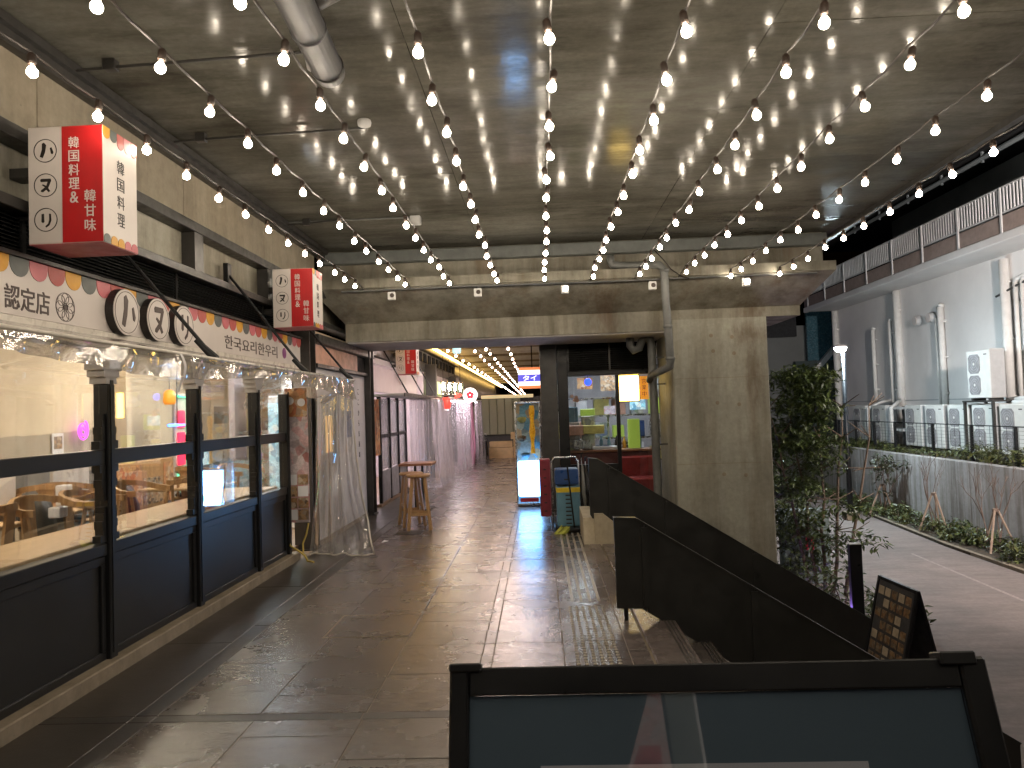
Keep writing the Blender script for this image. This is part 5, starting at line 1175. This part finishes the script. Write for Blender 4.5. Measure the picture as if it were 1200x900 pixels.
for x in (.17, .50):
    for y_ in (9.5, 9.86): part('wheel', MB().lathe([(.014, -.012), (.027, -.012), (.027, .012), (.014, .012)], (x, y_, .028), 12, 'x'), M['black'], tr)
mp = thing('mop', 'mop with a yellow green head leaning on the blue crate', 'mop', (.36, 9.42, 0)); part('pole', MB().tube([(.40, 9.38, .05), (.335, 9.47, .86)], .011, 8), M['black'], mp); part('plate', B(.27, .53, 9.32, 9.44, .015, .06, .012), M['black'], mp); mh_ = MB(); 
rr_ = random.Random(9)
for k in range(60):
    a = (rr_.uniform(.22, .34), rr_.uniform(9.3, 9.44), rr_.uniform(.02, .09)); mh_.tube([a, (a[0] - .05, a[1] - .03, max(.006, a[2] - .05)), (a[0] - .09, a[1] - .05, .006)], .006, 5)
part('fringe', mh_, M['mophead'], mp)
for i, (x, z1, lb) in enumerate(((.55, .95, 'leftmost folded umbrella standing beside the balustrade end'), (.60, .90, 'rightmost folded umbrella standing beside the balustrade end'))):
    t = thing('umbrella', lb, 'umbrella', (x, 9.35, 0)); part('canopy', MB().tube([(x, 9.4, .3), (x - .01, 9.42, .5), (x - .02, 9.45, .85)], [.012, .028, .012], 8), M['black'] if i else M['pvc'], t, True); part('shaft', MB().tube([(x + .01, 9.38, .02), (x - .03, 9.47, z1)], .006, 6), M['metal'], t); part('grip', MB().tube([(x - .03, 9.47, z1), (x - .03, 9.46, z1 + .05), (x, 9.46, z1 + .06)], .01, 6), M['black'], t)

# ================================================================== STREET SIDE
# retaining wall and terrace
rwl = thing('retaining_wall', 'streaked concrete retaining wall along the street below the units', 'retaining wall', (9.9, 18, ZG))
ys = [-4, 0, 4, 8, 11, 14, 17, 20, 23, 26, 30]
for a, b in zip(ys[:-1], ys[1:]): part('wall_panel', B(9.75, 9.98, a + .004, b - .004, ZG - .1, .05 + .0 * a, .012), M['retain'], rwl)
part('return_wall', B(7.6, 9.75, 30.2, 30.4, ZG - .1, .1), M['retain'], rwl)
struct('terrace', B(9.98, 12.0, -4, 30, ZG, .02), M['soil'])
struct('planting_bed', MB().prism([(8.45, -4), (8.62, 16), (8.95, 20), (9.6, 26), (9.745, 30), (9.745, -4)], 'z', ZG - .02, ZG + .05), M['soil'])
# white building
bd = thing('white_building', 'long white rendered building with brown balcony band across the street', 'building', (14, 18, 0))
part('wall', B(12.0, 18.0, -4, 29.6, -.5, 5.45), M['bwall'], bd)
part('soffit', B(10.85, 12.0, -4, 29.4, 5.12, 5.20, .01), M['bwall'], bd); part('soffit_edge', B(10.72, 10.85, -4, 29.4, 5.08, 5.28, .02), M['bwall'], bd); part('fascia_band', B(10.76, 11.1, -4, 29.4, 5.285, 5.68, .01), M['brick'], bd)
part('seam', B(11.985, 12.0, -4, 29.6, 1.46, 1.49), M['acside'], bd)
part('upper_wall', B(13.0, 18, -4, 26.6, 5.45, 7.95), M['upper'], bd); part('eaves', B(12.2, 19, -6, 33, 8.2, 8.5), M['roofdark'], bd); part('deck', B(11.1, 13.0, -4, 29.4, 5.21, 5.5), M['upper'], bd)
part('gutter', MB().tube([(12.3, -4, 8.02), (12.3, 29, 8.02)], .07, 8), M['upper'], bd)
for k in range(12): part('gutter_bracket', B(12.27, 12.33, 6 + k * 2, 6.06 + k * 2, 7.9, 8.2), M['upper'], bd)
part('window_recess', B(11.96, 11.999, 12.3, 15.15, 1.6, 4.0), M['black'], bd)
part('window_frame', (lambda m: [m.box(11.93, 11.958, a, b, c, d) for a, b, c, d in ((12.3, 15.2, 3.98, 4.06), (12.3, 15.2, 1.54, 1.62), (15.12, 15.2, 1.62, 3.98), (13.7, 13.78, 1.62, 3.98))] and m)(MB()), M['acside'], bd)
rl_ = thing('balcony_railing', 'grey balcony railing of close upright bars on the white building', 'railing', (10.8, 20, 5.7))
part('top_rail', B(10.75, 10.80, 8, 29.4, 6.30, 6.34, .005), M['rail'], rl_); part('bottom_rail', B(10.75, 10.80, 8, 29.4, 5.72, 5.755, .005), M['rail'], rl_)
bal_me = MB().box(-.02, .012, -.017, .017, 0, .545).mesh('baluster', M['rail'])
yv = 12.0
while yv < 29.3: shared('baluster', bal_me, (10.775, yv, 5.755), rl_); yv += .118
post_me = MB().box(.0, .03, -.03, .03, 0, 1.12).mesh('rail_post', M['rail'])
for k in range(10): shared('rail_post', post_me, (10.73, 13.5 + k * 1.72, 5.2), rl_)
# floodlights, downpipes
def pipe(name, y, z0, z1, r_, lb, x=11.9, extra=None):
    t = thing(name, lb, 'pipe', (x, y, z0), 'white pipes on the white building wall'); part('pipe', MB().tube([(x, y, z0), (x, y, z1)], r_, 12), M['bpipe'], t, True)
    for z in [z0 + (z1 - z0) * q for q in (.15, .5, .85)]: part('clip', B(x - .02, 11.999, y - r_ - .02, y + r_ + .02, z, z + .04), M['bpipe'], t)
    if extra: part('elbow', MB().tube([(x, y, z1)] + extra, r_, 10), M['bpipe'], t, True)
    return t
pipe('downpipe', 29.3, 0, 5.1, .12, 'white downpipe at the far left corner of the white building')
pipe('downpipe', 26.1, 1.5, 4.0, .07, 'short white pipe second from the far corner of the white building', extra=[(11.95, 26.1, 4.06)])
pipe('downpipe', 24.85, 1.4, 4.15, .06, 'short white pipe third from the far corner', extra=[(11.95, 24.85, 4.22)])
pipe('downpipe', 24.3, .6, 5.1, .12, 'tall thick white downpipe near the middle of the wall')
pipe('downpipe', 21.75, 1.2, 4.2, .09, 'white pipe right of the twin floodlights', extra=[(11.95, 21.75, 4.27)])
pipe('downpipe', 22.0, 1.2, 3.9, .04, 'thin pipe beside the one right of the floodlights')
pipe('downpipe', 18.75, .9, 5.0, .12, 'thick white downpipe near the right edge of the photo')
for i in range(3): pipe('downpipe', 18.35 - i * .26, .9, 4.35, .06, ['left thin pipe of the bundle at the right edge', 'middle thin pipe of the bundle at the right edge', 'right thin pipe of the bundle at the right edge'][i], extra=[(11.9, 18.3 - i * .26, 4.42), (11.9, 17.6 - i * .3, 4.52)])
solo('conduit', MB().tube([(11.88, 19.1, 4.1), (11.88, 18.3, 4.25), (11.88, 17.2, 4.45)], .03, 8), M['steel'], 'dark slanting conduit crossing the pipe bundle', 'conduit')
for i, (y_, lb) in enumerate(((23.05, 'left of two small floodlights on the white wall'), (22.25, 'right of two small floodlights on the white wall'))):
    t = thing('floodlight', lb, 'floodlight', (11.85, y_, 4.0), 'small floodlights on the white wall'); part('head', MB().lathe([(.10, 0), (.16, .12), (.16, .15)], (11.80, y_, 3.95), 14, 'x'), M['acside'], t); part('lens', MB().lathe([(.15, -.001), (.14, -.01)], (11.80, y_, 3.95), 14, 'x'), M['white'], t); part('arm', B(11.9, 11.999, y_ - .03, y_ + .03, 3.9, 4.0), M['acside'], t)

# air conditioner units
def ac_proto(lb):
    t = thing('air_conditioner', lb, 'air conditioner', (0, 0, 0), 'outdoor air conditioner units along the white wall')
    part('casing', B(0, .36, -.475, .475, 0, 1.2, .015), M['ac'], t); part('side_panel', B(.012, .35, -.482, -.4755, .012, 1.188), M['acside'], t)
    for z in (.33, .86):
        gv = [(-.155, -.24), (.155, -.24), (.235, -.16), (.235, .16), (.155, .24), (-.155, .24), (-.235, .16), (-.235, -.16)]
        gp = part('fan_grille', MB().prism([(a + .16, b + z) for a, b in gv], 'x', -.012, -.001), M['grille'], t)
        part('hub', MB().lathe([(.035, -.014), (.03, -.020)], (0, .16, z), 12, 'x'), M['ac'], gp)
        rg = MB()
        for r_ in (.10, .16, .22):
            q = ring((-.0122, .16, z), r_, .006, (Vector((0, 1, 0)), Vector((0, 0, 1)), Vector((-1, 0, 0))), .004, 24); rg.add(q.v, q.f)
        part('wire_rings', rg, M['acside'], gp)
    part('badge', B(-.003, -.0005, -.36, -.24, 1.07, 1.095), M['ink'], t)
    for s in (-1, 1): part('foot', B(0.02, .34, s * .35 - .04, s * .35 + .04, -.10, 0), M['steel'], t)
    return t
AL = ['air conditioner unit farthest left, just right of the lamp post', 'air conditioner unit second from the left with white pipes in front', 'air conditioner unit just right of the dark gap', 'air conditioner unit second right of the dark gap', 'air conditioner unit left of the tall frame post', 'lower air conditioner unit under the raised one', 'air conditioner unit right of the raised one', 'air conditioner unit cut by the right edge of the photo', 'raised air conditioner unit standing on a frame above the others']
ac0 = ac_proto(AL[0]); ac0.location = (11.0, 25.45, .14)
for (y_, z), lb in zip([(24.0, .14), (21.85, .14), (20.7, .14), (19.55, .14), (18.45, .16), (17.35, .14), (16.2, .14), (18.55, 1.50)], AL[1:]): dup(ac0, (11.0, y_, z), None, lb)
afr = thing('steel_frame', 'dark steel frame carrying the raised air conditioner', 'frame', (11.2, 18.5, .02))
for x in (10.92, 11.45):
    for y_ in (19.06, 17.9): part('leg', B(x - .03, x + .03, y_ - .03, y_ + .03, .02, 1.40), M['steel'], afr)
part('deck', B(10.88, 11.5, 17.85, 19.1, 1.40, 1.44), M['steel'], afr)
solo('pipe_run', MB().tube([(11.4, 18.1, 1.42), (11.6, 17.2, 1.5), (11.8, 16.8, 1.52), (11.85, 16.7, 1.9)], .07, 10), M['bpipe'], 'lagged white pipe running from the raised unit to the bundle', 'pipe', smooth=True)
solo('pipe_run', MB().tube([(11.2, 17.6, 1.36), (11.5, 17.0, 1.40), (11.8, 16.5, 1.42)], .07, 10), M['bpipe'], 'lagged white pipe above the unit right of the raised one', 'pipe', smooth=True)
solo('pipe_run', MB().tube([(10.95, 24.65, .2), (10.95, 24.62, 1.25), (11.4, 24.8, 1.42), (11.85, 24.9, 1.5)], .045, 10), M['bpipe'], 'white pipe bending over the second unit from the left', 'pipe', smooth=True)
solo('pipe_run', MB().tube([(10.95, 23.0, .2), (10.95, 23.05, 1.25), (11.4, 23.6, 1.40), (11.85, 24.3, 1.5)], .06, 10), M['bpipe'], 'white pipe rising beside the dark gap between the units', 'pipe', smooth=True)
dg_ = thing('dark_unit', 'open dark recess with shelves between the air conditioner units', 'rack', (11.2, 22.9, .02)); part('back', B(11.35, 11.4, 22.45, 23.2, .02, 1.3), M['black'], dg_); part('shelf', B(11.0, 11.34, 22.45, 23.2, .55, .62), M['rail'], dg_); part('top', B(11.0, 11.34, 22.45, 23.2, 1.22, 1.28), M['rail'], dg_)
# mesh fence
fn_ = thing('mesh_fence', 'low dark mesh fence in front of the air conditioner units', 'fence', (10.2, 20, .02))
for k, yv in enumerate((26.5, 25.2, 23.9, 22.6, 21.3, 19.3, 17.6, 16.0, 14.4)): part('post', B(10.17, 10.23, yv - .03, yv + .03, .02, .88), M['black'], fn_)
part('top_rail', B(10.19, 10.21, 12, 27.5, .86, .885), M['black'], fn_)
wm = MB()
for k in range(9): wm.box(10.197, 10.203, 12, 27.5, .10 + k * .085, .105 + k * .085)
yv = 12.1
while yv < 27.4: wm.box(10.197, 10.203, yv - .003, yv + .003, .06, .86); yv += .20
part('mesh', wm, M['steel'], fn_, kind='stuff')
# street lamp along the road, then an added lamp for the white wall
def lamp_post(x, y, lb, dirx=-1, lens='lampglobe'):
    t = thing('street_lamp', lb, 'street lamp', (x, y, ZG), 'street lamps along the road')
    part('base', B(x - .17, x + .17, y - .17, y + .17, ZG, ZG + .22, .02), M['kerb'], t)
    part('pole', MB().tube([(x, y, ZG + .2), (x, y, ZG + 1.6), (x, y, 2.98)], [.075, .065, .05], 12), M['black'], t, True)
    part('arm', MB().tube([(x, y, 2.96), (x + dirx * .12, y - .08, 2.99)], .03, 8), M['black'], t)
    part('head', MB().lathe([(.16, .03), (.17, .06), (.10, .10)], (x + dirx * .1, y - .1, 2.95), 18), M['rail'], t)
    part('lens', MB().lathe([(.13, .028), (.15, .0), (.11, -.07), (.04, -.10)], (x + dirx * .1, y - .1, 2.95), 18), M[lens], t, True)
lamp_post(8.25, 19.9, 'lit street lamp on a dark pole at the bend of the planting bed')
fl2 = thing('added_wall_washer', 'added unseen lamp on a tall pole at right, brightening the white wall', 'lamp', (8.4, 8.6, ZG))  # lamp added out of view to brighten the white building
part('pole', MB().tube([(8.4, 8.6, ZG), (8.4, 8.6, 4.0)], .06, 10), M['black'], fl2, True)
d_ = Vector((0.40, 0.90, -0.10)).normalized(); q_ = Vector((8.4, 8.6, 4.1))
part('housing', MB().bar(q_ - d_ * .16, q_ + d_ * .02, .42, .34, .02), M['black'], fl2); part('lens', MB().bar(q_ + d_ * .021, q_ + d_ * .03, .38, .30), M['added_wall_lens'], fl2)

vu = thing('violet_uplight', 'small violet ground lamp at the outer foot of the concrete column', 'lamp', (3.75, 11.0, ZG)); part('can', MB().lathe([(.09, .0), (.09, .12), (.08, .12)], (3.75, 11.0, ZG), 14), M['black'], vu); part('lens', MB().lathe([(.075, .121), (.07, .13)], (3.75, 11.0, ZG), 14), M['violet_lamp'], vu)

# vegetation
rv = random.Random(11)
def shrub(name, c, rad, n, size, m, lb, cat='shrub', grp=None, kind=None, stems=3):
    t = thing(name, lb, cat, (c[0], c[1], c[2]), grp)
    lf = MB()
    k = max(3, n // 70)
    for _ in range(k):
        d = Vector((rv.uniform(-1, 1) * rad[0], rv.uniform(-1, 1) * rad[1], rv.uniform(.25, 1.6) * rad[2]))
        leaves(lf, Vector(c) + d * .75, (rad[0] * .5, rad[1] * .5, rad[2] * .55), n // k, size, rv)
    part('foliage', lf, m, t, fix=False)
    st = MB()
    for _ in range(stems):
        a = rv.uniform(0, 6.28); st.tube([c, (c[0] + rad[0] * .4 * math.cos(a), c[1] + rad[1] * .4 * math.sin(a), c[2] + rad[2] * 1.1)], [.012, .005], 5)
    part('stem', st, M['bark'], t)
    return t
# tall bushy tree right of the column
tr_ = thing('bushy_tree', 'bushy dark evergreen tree growing beside the concrete column', 'tree', (4.55, 12.4, ZG))
tk_ = MB()
lf = MB()
for i in range(5):
    bx, by = 4.42 + i * .13, 12.3 + rv.uniform(-.2, .2); p = [(bx, by, ZG - .02)]
    for k in range(1, 7): p.append((bx + (i - 2) * .05 * k + rv.uniform(-.05, .05), by + rv.uniform(-.06, .06), ZG + .52 * k))
    tk_.tube(p, [.035 - .0045 * k for k in range(7)], 7)
    for k in range(2, 7):
        for _ in range(3):
            a = rv.uniform(0, 6.28); L_ = rv.uniform(.15, .38); q = Vector(p[k]) + Vector((L_ * math.cos(a), L_ * math.sin(a), rv.uniform(-.05, .3))); tk_.tube([p[k], q], [.012, .005], 5)
part('trunk', tk_, M['bark'], tr_)
def crown(zlo, zhi, xlo, xhi, clumps, per, size, prob=1):
    for _ in range(clumps):
        z = rv.uniform(zlo, zhi); c = (rv.uniform(xlo, xhi), 12.4 + rv.uniform(-.55, .55), z)
        leaves(lf, c, (rv.uniform(.16, .32), rv.uniform(.16, .3), rv.uniform(.10, .22)), per, size, rv)
crown(.9, 2.05, 3.95, 4.85, 42, 66, .12); crown(1.5, 2.2, 4.0, 4.7, 12, 60, .12); crown(.1, 1.1, 3.95, 4.85, 34, 62, .12); crown(-.6, .3, 3.95, 4.75, 22, 56, .12); crown(-1.5, -.4, 3.95, 4.9, 26, 50, .11)
for c in ((4.95, 12.0, -.15), (5.1, 11.9, -.22), (5.0, 11.8, -.6), (5.2, 11.8, -.68)): leaves(lf, c, (.22, .2, .12), 46, .14, rv)
part('crown', lf, M['leaf'], tr_, fix=False)
shrub('shrub', (4.5, 11.2, ZG), (.5, .4, .55), 420, .12, M['leaf'], 'dark low shrub at the foot of the bushy tree behind the balustrade', grp='low shrubs by the stairs')
shrub('shrub', (4.75, 10.4, ZG), (.4, .4, .42), 330, .11, M['leaf'], 'dark low shrub beside the upright dark post', grp='low shrubs by the stairs')
shrub('shrub', (4.15, 9.2, ZG), (.35, .4, .45), 260, .11, M['leaf'], 'dark shrub between the balustrade and the menu board', grp='low shrubs by the stairs')
gb = thing('utility_board', 'grey green utility cabinet with a small red label behind the tree trunks', 'cabinet', (4.7, 13.0, ZG)); part('body', B(4.25, 5.05, 13.1, 13.4, ZG, -.35, .01), M['green_wall'], gb); part('red_label', B(4.62, 4.76, 13.09, 13.098, -1.05, -.80), M['flower'], gb); part('lettering', text_mb('!', (4.69, 13.09, -.92), .02, .12, FACE_Y, .003), M['paper'], gb)
# hedge beyond tree
for i, (x, y_, lb) in enumerate(((6.4, 20.5, 'rounded green shrub by the far bend, left of the lamp post'), (7.2, 22.0, 'rounded green shrub close behind the lamp post'), (6.0, 23.5, 'dark shrub mass further behind the bushy tree'))): shrub('shrub', (x, y_, ZG), (.8, .7, .75), 520, .16, M['leaf2'] if i < 2 else M['leaf'], lb, grp='shrubs at the far bend')
for i, (x, y_, h, lb) in enumerate(((7.2, 24.5, 2.6, 'tall dark shrub in front of the far buildings, left'), (8.2, 26.5, 2.6, 'tall dark shrub in front of the far buildings, right'))): shrub('shrub', (x, y_, ZG), (1.0, .8, h * .6), 900, .2, M['leaf'], lb, grp='tall dark shrubs by the far buildings')
# saplings with stakes
def sapling(x, y, h, leafy, lb, seed, spread=1.0):
    r = random.Random(seed); t = thing('sapling', lb, 'sapling', (x, y, ZG + .05), 'young staked saplings by the retaining wall')
    tw = MB(); tips = []
    def branch(p, d, L_, rad, depth):
        q = p + d * L_; m_ = p + d * L_ * .5 + Vector((r.uniform(-.03, .03), r.uniform(-.03, .03), 0)); tw.tube([p, m_, q], [rad * .7, rad * .6, rad * .45], 6); tips.append(q)
        if depth == 0: return
        for _ in range(r.choice((2, 2, 3))):
            dd = (d + Vector((r.uniform(-.6, .6) * spread, r.uniform(-.6, .6) * spread, r.uniform(-.1, .5)))).normalized(); branch(q, dd, L_ * r.uniform(.55, .8), rad * .62, depth - 1)
    for _ in range(3): branch(Vector((x + r.uniform(-.08, .08), y + r.uniform(-.08, .08), ZG + .04)), Vector((r.uniform(-.25, .25), r.uniform(-.25, .25), 1)).normalized(), h * .38, .024, 3)
    part('trunk', tw, M['twig'], t)
    for k in range(3):
        a = k * 2.1 + seed; part('stake', MB().tube([(x + .36 * math.cos(a), y + .36 * math.sin(a), ZG + .04), (x + .03 * math.cos(a), y + .03 * math.sin(a), ZG + h * .52)], .022, 7), M['stake'], t)
    part('tie', MB().lathe([(.06, -.03), (.06, .03)], (x, y, ZG + h * .5), 10), M['twig'], t)
    if leafy:
        lv_ = MB()
        for q in tips: leaves(lv_, q, (.14, .14, .10), leafy, .15, r)
        part('foliage', lv_, M['leaf3'], t, fix=False)
sapling(9.3, 20.3, 1.7, 5, 'small leafy staked sapling nearest the lamp post', 3, .8)
sapling(9.25, 17.6, 1.85, 0, 'bare twiggy sapling with pale stakes, left of two bare ones', 5, .7)
sapling(9.2, 15.2, 1.75, 0, 'bare twiggy sapling with crossed pale stakes, right of two bare ones', 8, .7)
sapling(9.1, 13.2, 1.75, 6, 'leafy drooping sapling by the right edge of the photo', 12, 1.1)
# ground cover along the wall and on the terrace
gc = MB()
y_ = 9.0
while y_ < 27:
    for _ in range(3): leaves(gc, (9.35 + rv.uniform(-.3, .3) + max(0, y_ - 20) * .06, y_ + rv.uniform(-.2, .2), ZG + .15 + rv.uniform(0, .12)), (.3, .25, .16), 26, .13, rv)
    y_ += .28
g1 = part('ground_cover', gc, M['leaf2'], None, kind='stuff', fix=False); tag(g1, 'low leafy ground cover along the foot of the retaining wall', 'ground cover')
gc = MB(); y_ = 12.0
while y_ < 27.5:
    big = 1.35 if y_ < 18.2 else (.5 if y_ < 22.5 else .9)
    for _ in range(3): leaves(gc, (10.25 + rv.uniform(-.2, .3), y_ + rv.uniform(-.2, .2), .08 + .16 * big * rv.uniform(.3, 1)), (.25, .22, .15 * big), int(26 * big), .12, rv)
    y_ += .25
g2 = part('terrace_plants', gc, M['leaf2'], None, kind='stuff', fix=False); tag(g2, 'low bushy plants on the terrace above the retaining wall', 'plants')
SL = ['spiky little shrub by the bare sapling', 'pale little shrub below the wall at right', 'green clump under the leftmost sapling', 'low green clump between the two bare saplings']
for (x, y2, r_, m, lb) in ((9.0, 16.6, .32, 'leaf2', SL[0]), (8.95, 14.3, .34, 'leaf2', SL[1]), (9.1, 19.0, .35, 'leaf2', SL[2]), (9.25, 16.2, .4, 'leaf', SL[3])): shrub('shrub', (x, y2, ZG + .05), (r_, r_, r_ * .8), 220, .12, M[m], lb, grp='little shrubs in the planting bed')

# far buildings between the column and the white building
fb = thing('grey_building', 'plain grey house behind the tree with a slanting stair edge', 'building', (8, 34, 0))
part('wall', B(9.6, 12.5, 32.5, 40, ZG, 4.9), M['greybuild'], fb); part('dark_upper', B(9.3, 11.4, 32.2, 32.48, 4.4, 6.4), M['roofdark'], fb); part('stair_edge', MB().prism([(11.3, 2.0), (13.4, 4.3), (13.4, 4.6), (11.3, 2.3)], 'y', 31.6, 31.9), M['rail'], fb)
part('glass', B(11.75, 12.9, 31.95, 32.1, 3.3, 5.6), M['blueglass'], fb); part('green_side', B(11.2, 14, 31.95, 32.2, ZG, 3.29), M['darkbuild'], fb)
fb2 = thing('dark_building', 'dark building with a pale downpipe seen between column and tree', 'building', (8, 27, 0))
part('wall', B(5.0, 9.25, 30.5, 36, ZG, 5.3), M['darkbuild'], fb2); part('violet_soffit', B(6.4, 9.2, 27.6, 30.4, 5.3, 5.45), M['bwall'], fb2); part('drain', MB().tube([(8.95, 30.3, 5.2), (8.95, 30.3, 3.6), (8.7, 30.3, 3.35), (7.2, 30.3, 3.3)], .07, 8), M['rail'], fb2); part('strip_light', B(6.6, 9.0, 30.2, 30.3, 5.05, 5.1), M['violet'], fb2); part('pillar', B(7.8, 8.1, 30.3, 30.49, ZG, 3.2), M['black'], fb2)

# dark light post and menu board at the foot of the stairs
bp_ = thing('light_post', 'slim dark upright post with a pale top beside the menu board', 'post', (4.17, 10.0, ZG)); part('shaft', B(4.09, 4.25, 9.95, 10.03, ZG, -.36, .006), M['black'], bp_); part('cap', B(4.095, 4.245, 9.955, 10.025, -.358, -.345), M['paper'], bp_)
mb_ = thing('menu_board', 'black folding menu board covered in small food pictures on the road', 'menu board', (3.6, 7.62, ZG))
H_ = 1.35; ang = R(13)
ux = Vector((math.sin(R(4)), -math.cos(R(4)), 0)); nrm = Vector((ux.y, -ux.x, 0))          # face normal towards the viewer side
apex = Vector((3.60, 7.62, ZG + H_))
def leaf_board(sign, nm):
    up_ = (Vector((0, 0, 1)) * math.cos(ang) - nrm * sign * math.sin(ang)).normalized(); nn = ux.cross(up_) * 1.0
    W_ = .72; P0 = apex - up_ * 1.385
    def bx(a0, a1, b0, b1, c0, c1, m, name, par):
        mt = Matrix(((ux.x, up_.x, nn.x, P0.x), (ux.y, up_.y, nn.y, P0.y), (ux.z, up_.z, nn.z, P0.z), (0, 0, 0, 1)))
        return part(name, MB().box(a0, a1, b0, b1, c0, c1, .003, mt), M[m], par)
    w = W_ / 2
    for a0, a1, b0, b1 in ((-w, -w + .035, 0, 1.385), (w - .035, w, 0, 1.385), (-w + .036, w - .036, 1.35, 1.385), (-w + .036, w - .036, .22, .255)): bx(a0, a1, b0, b1, -.015, .015, 'black', 'frame', mb_)
    bx(-w + .036, w - .036, .256, 1.349, -.008, .006, 'cushion', 'board', mb_)
    if sign > 0:
        r = random.Random(4)
        for j in range(9):
            for i in range(5):
                if r.random() < .12: continue
                a = -w + .055 + i * .123; b = .29 + j * .115; bx(a, a + .10, b, b + .085, .0065, .009, 'dimfood' if r.random() < .7 else 'dimpaper', 'picture', mb_)
leaf_board(1, 'front'); leaf_board(-1, 'rear')

# foreground glass covered sign
fgs = thing('glass_sign', 'large black framed glass covered sign board standing in the foreground', 'sign board', (.31, 1.3, 0))
tl = R(20); up2 = Vector((0, math.sin(tl), math.cos(tl))); nn2 = Vector((0, -math.cos(tl), math.sin(tl))); X0, X1 = -.188, .812; Pt = Vector((0, 1.40, 1.112))
def fbx(name, a0, a1, b0, b1, c0, c1, m, b=.003, par=None):
    # b measured downwards from the top edge, c out of the face
    mt = Matrix(((1, up2.x, nn2.x, Pt.x), (0, up2.y, nn2.y, Pt.y), (0, up2.z, nn2.z, Pt.z), (0, 0, 0, 1)))
    return part(name, MB().box(a0, a1, -b1, -b0, c0, c1, b, mt), M[m], par or fgs)
fbx('top_rail', X0 + .037, X1 - .05, .002, .052, -.03, 0.0, 'black'); fbx('left_stile', X0, X0 + .036, .002, 1.15, -.03, .004, 'black', .005); fbx('right_stile', X1 - .049, X1, .0, 1.15, -.03, .004, 'black', .005)
fbx('bottom_rail', X0 + .037, X1 - .05, 1.08, 1.13, -.03, 0.0, 'black'); fbx('corner_cap', X1 - .085, X1 - .02, -.010, .014, -.034, .012, 'black'); fbx('corner_cap', X0 - .001, X0 + .06, -.006, .010, -.034, .010, 'black')
fbx('back_sheet', X0 + .037, X1 - .05, .053, 1.079, -.024, -.014, 'signback', 0)
fbx('cover_glass', X0 + .0375, X1 - .0505, .0535, 1.078, -.009, -.005, 'signglass', 0)
fbx('paper_sheet', -.02, .57, .172, .95, -.0138, -.0125, 'paper', 0)
for x in (X0 + .03, X1 - .03):
    part('rear_leg', MB().bar((x, 1.42, 1.06), (x, 1.85, 0.01), .03, .02), M['black'], fgs)
part('stay', MB().tube([(X1 + .0, 1.22, .66), (X1 + .30, 1.26, .61), (X1 + .5, 1.3, .55)], .007, 8), M['black'], fgs)

# things behind the camera that show in the glass of the sign
sp_ = thing('steel_column', 'dark steel column with pale edges behind the viewpoint', 'steel column', (1.15, -4, 0), 'dark steel columns of the viaduct shops'); part('flange', B(1.05, 1.30, -4.1, -4.06, 0, 3.88), M['duct'], sp_); part('web', B(1.165, 1.185, -4.3, -4.101, 0, 3.88), M['duct'], sp_); part('edge_strip', B(1.301, 1.325, -4.1, -4.06, 0, 3.88), M['paper'], sp_)
bb_ = thing('hanging_banner', 'triangular white and red pennant behind the viewpoint', 'banner', (.8, -3.9, 2.2)); part('cloth', MB().prism([(.62, 2.2), (1.0, 2.2), (.98, 3.1)], 'y', -3.9, -3.89), M['poster'], bb_); part('red_patch', MB().prism([(.66, 2.22), (.92, 2.22), (.93, 2.42), (.75, 2.42)], 'y', -3.889, -3.885), M['red'], bb_)
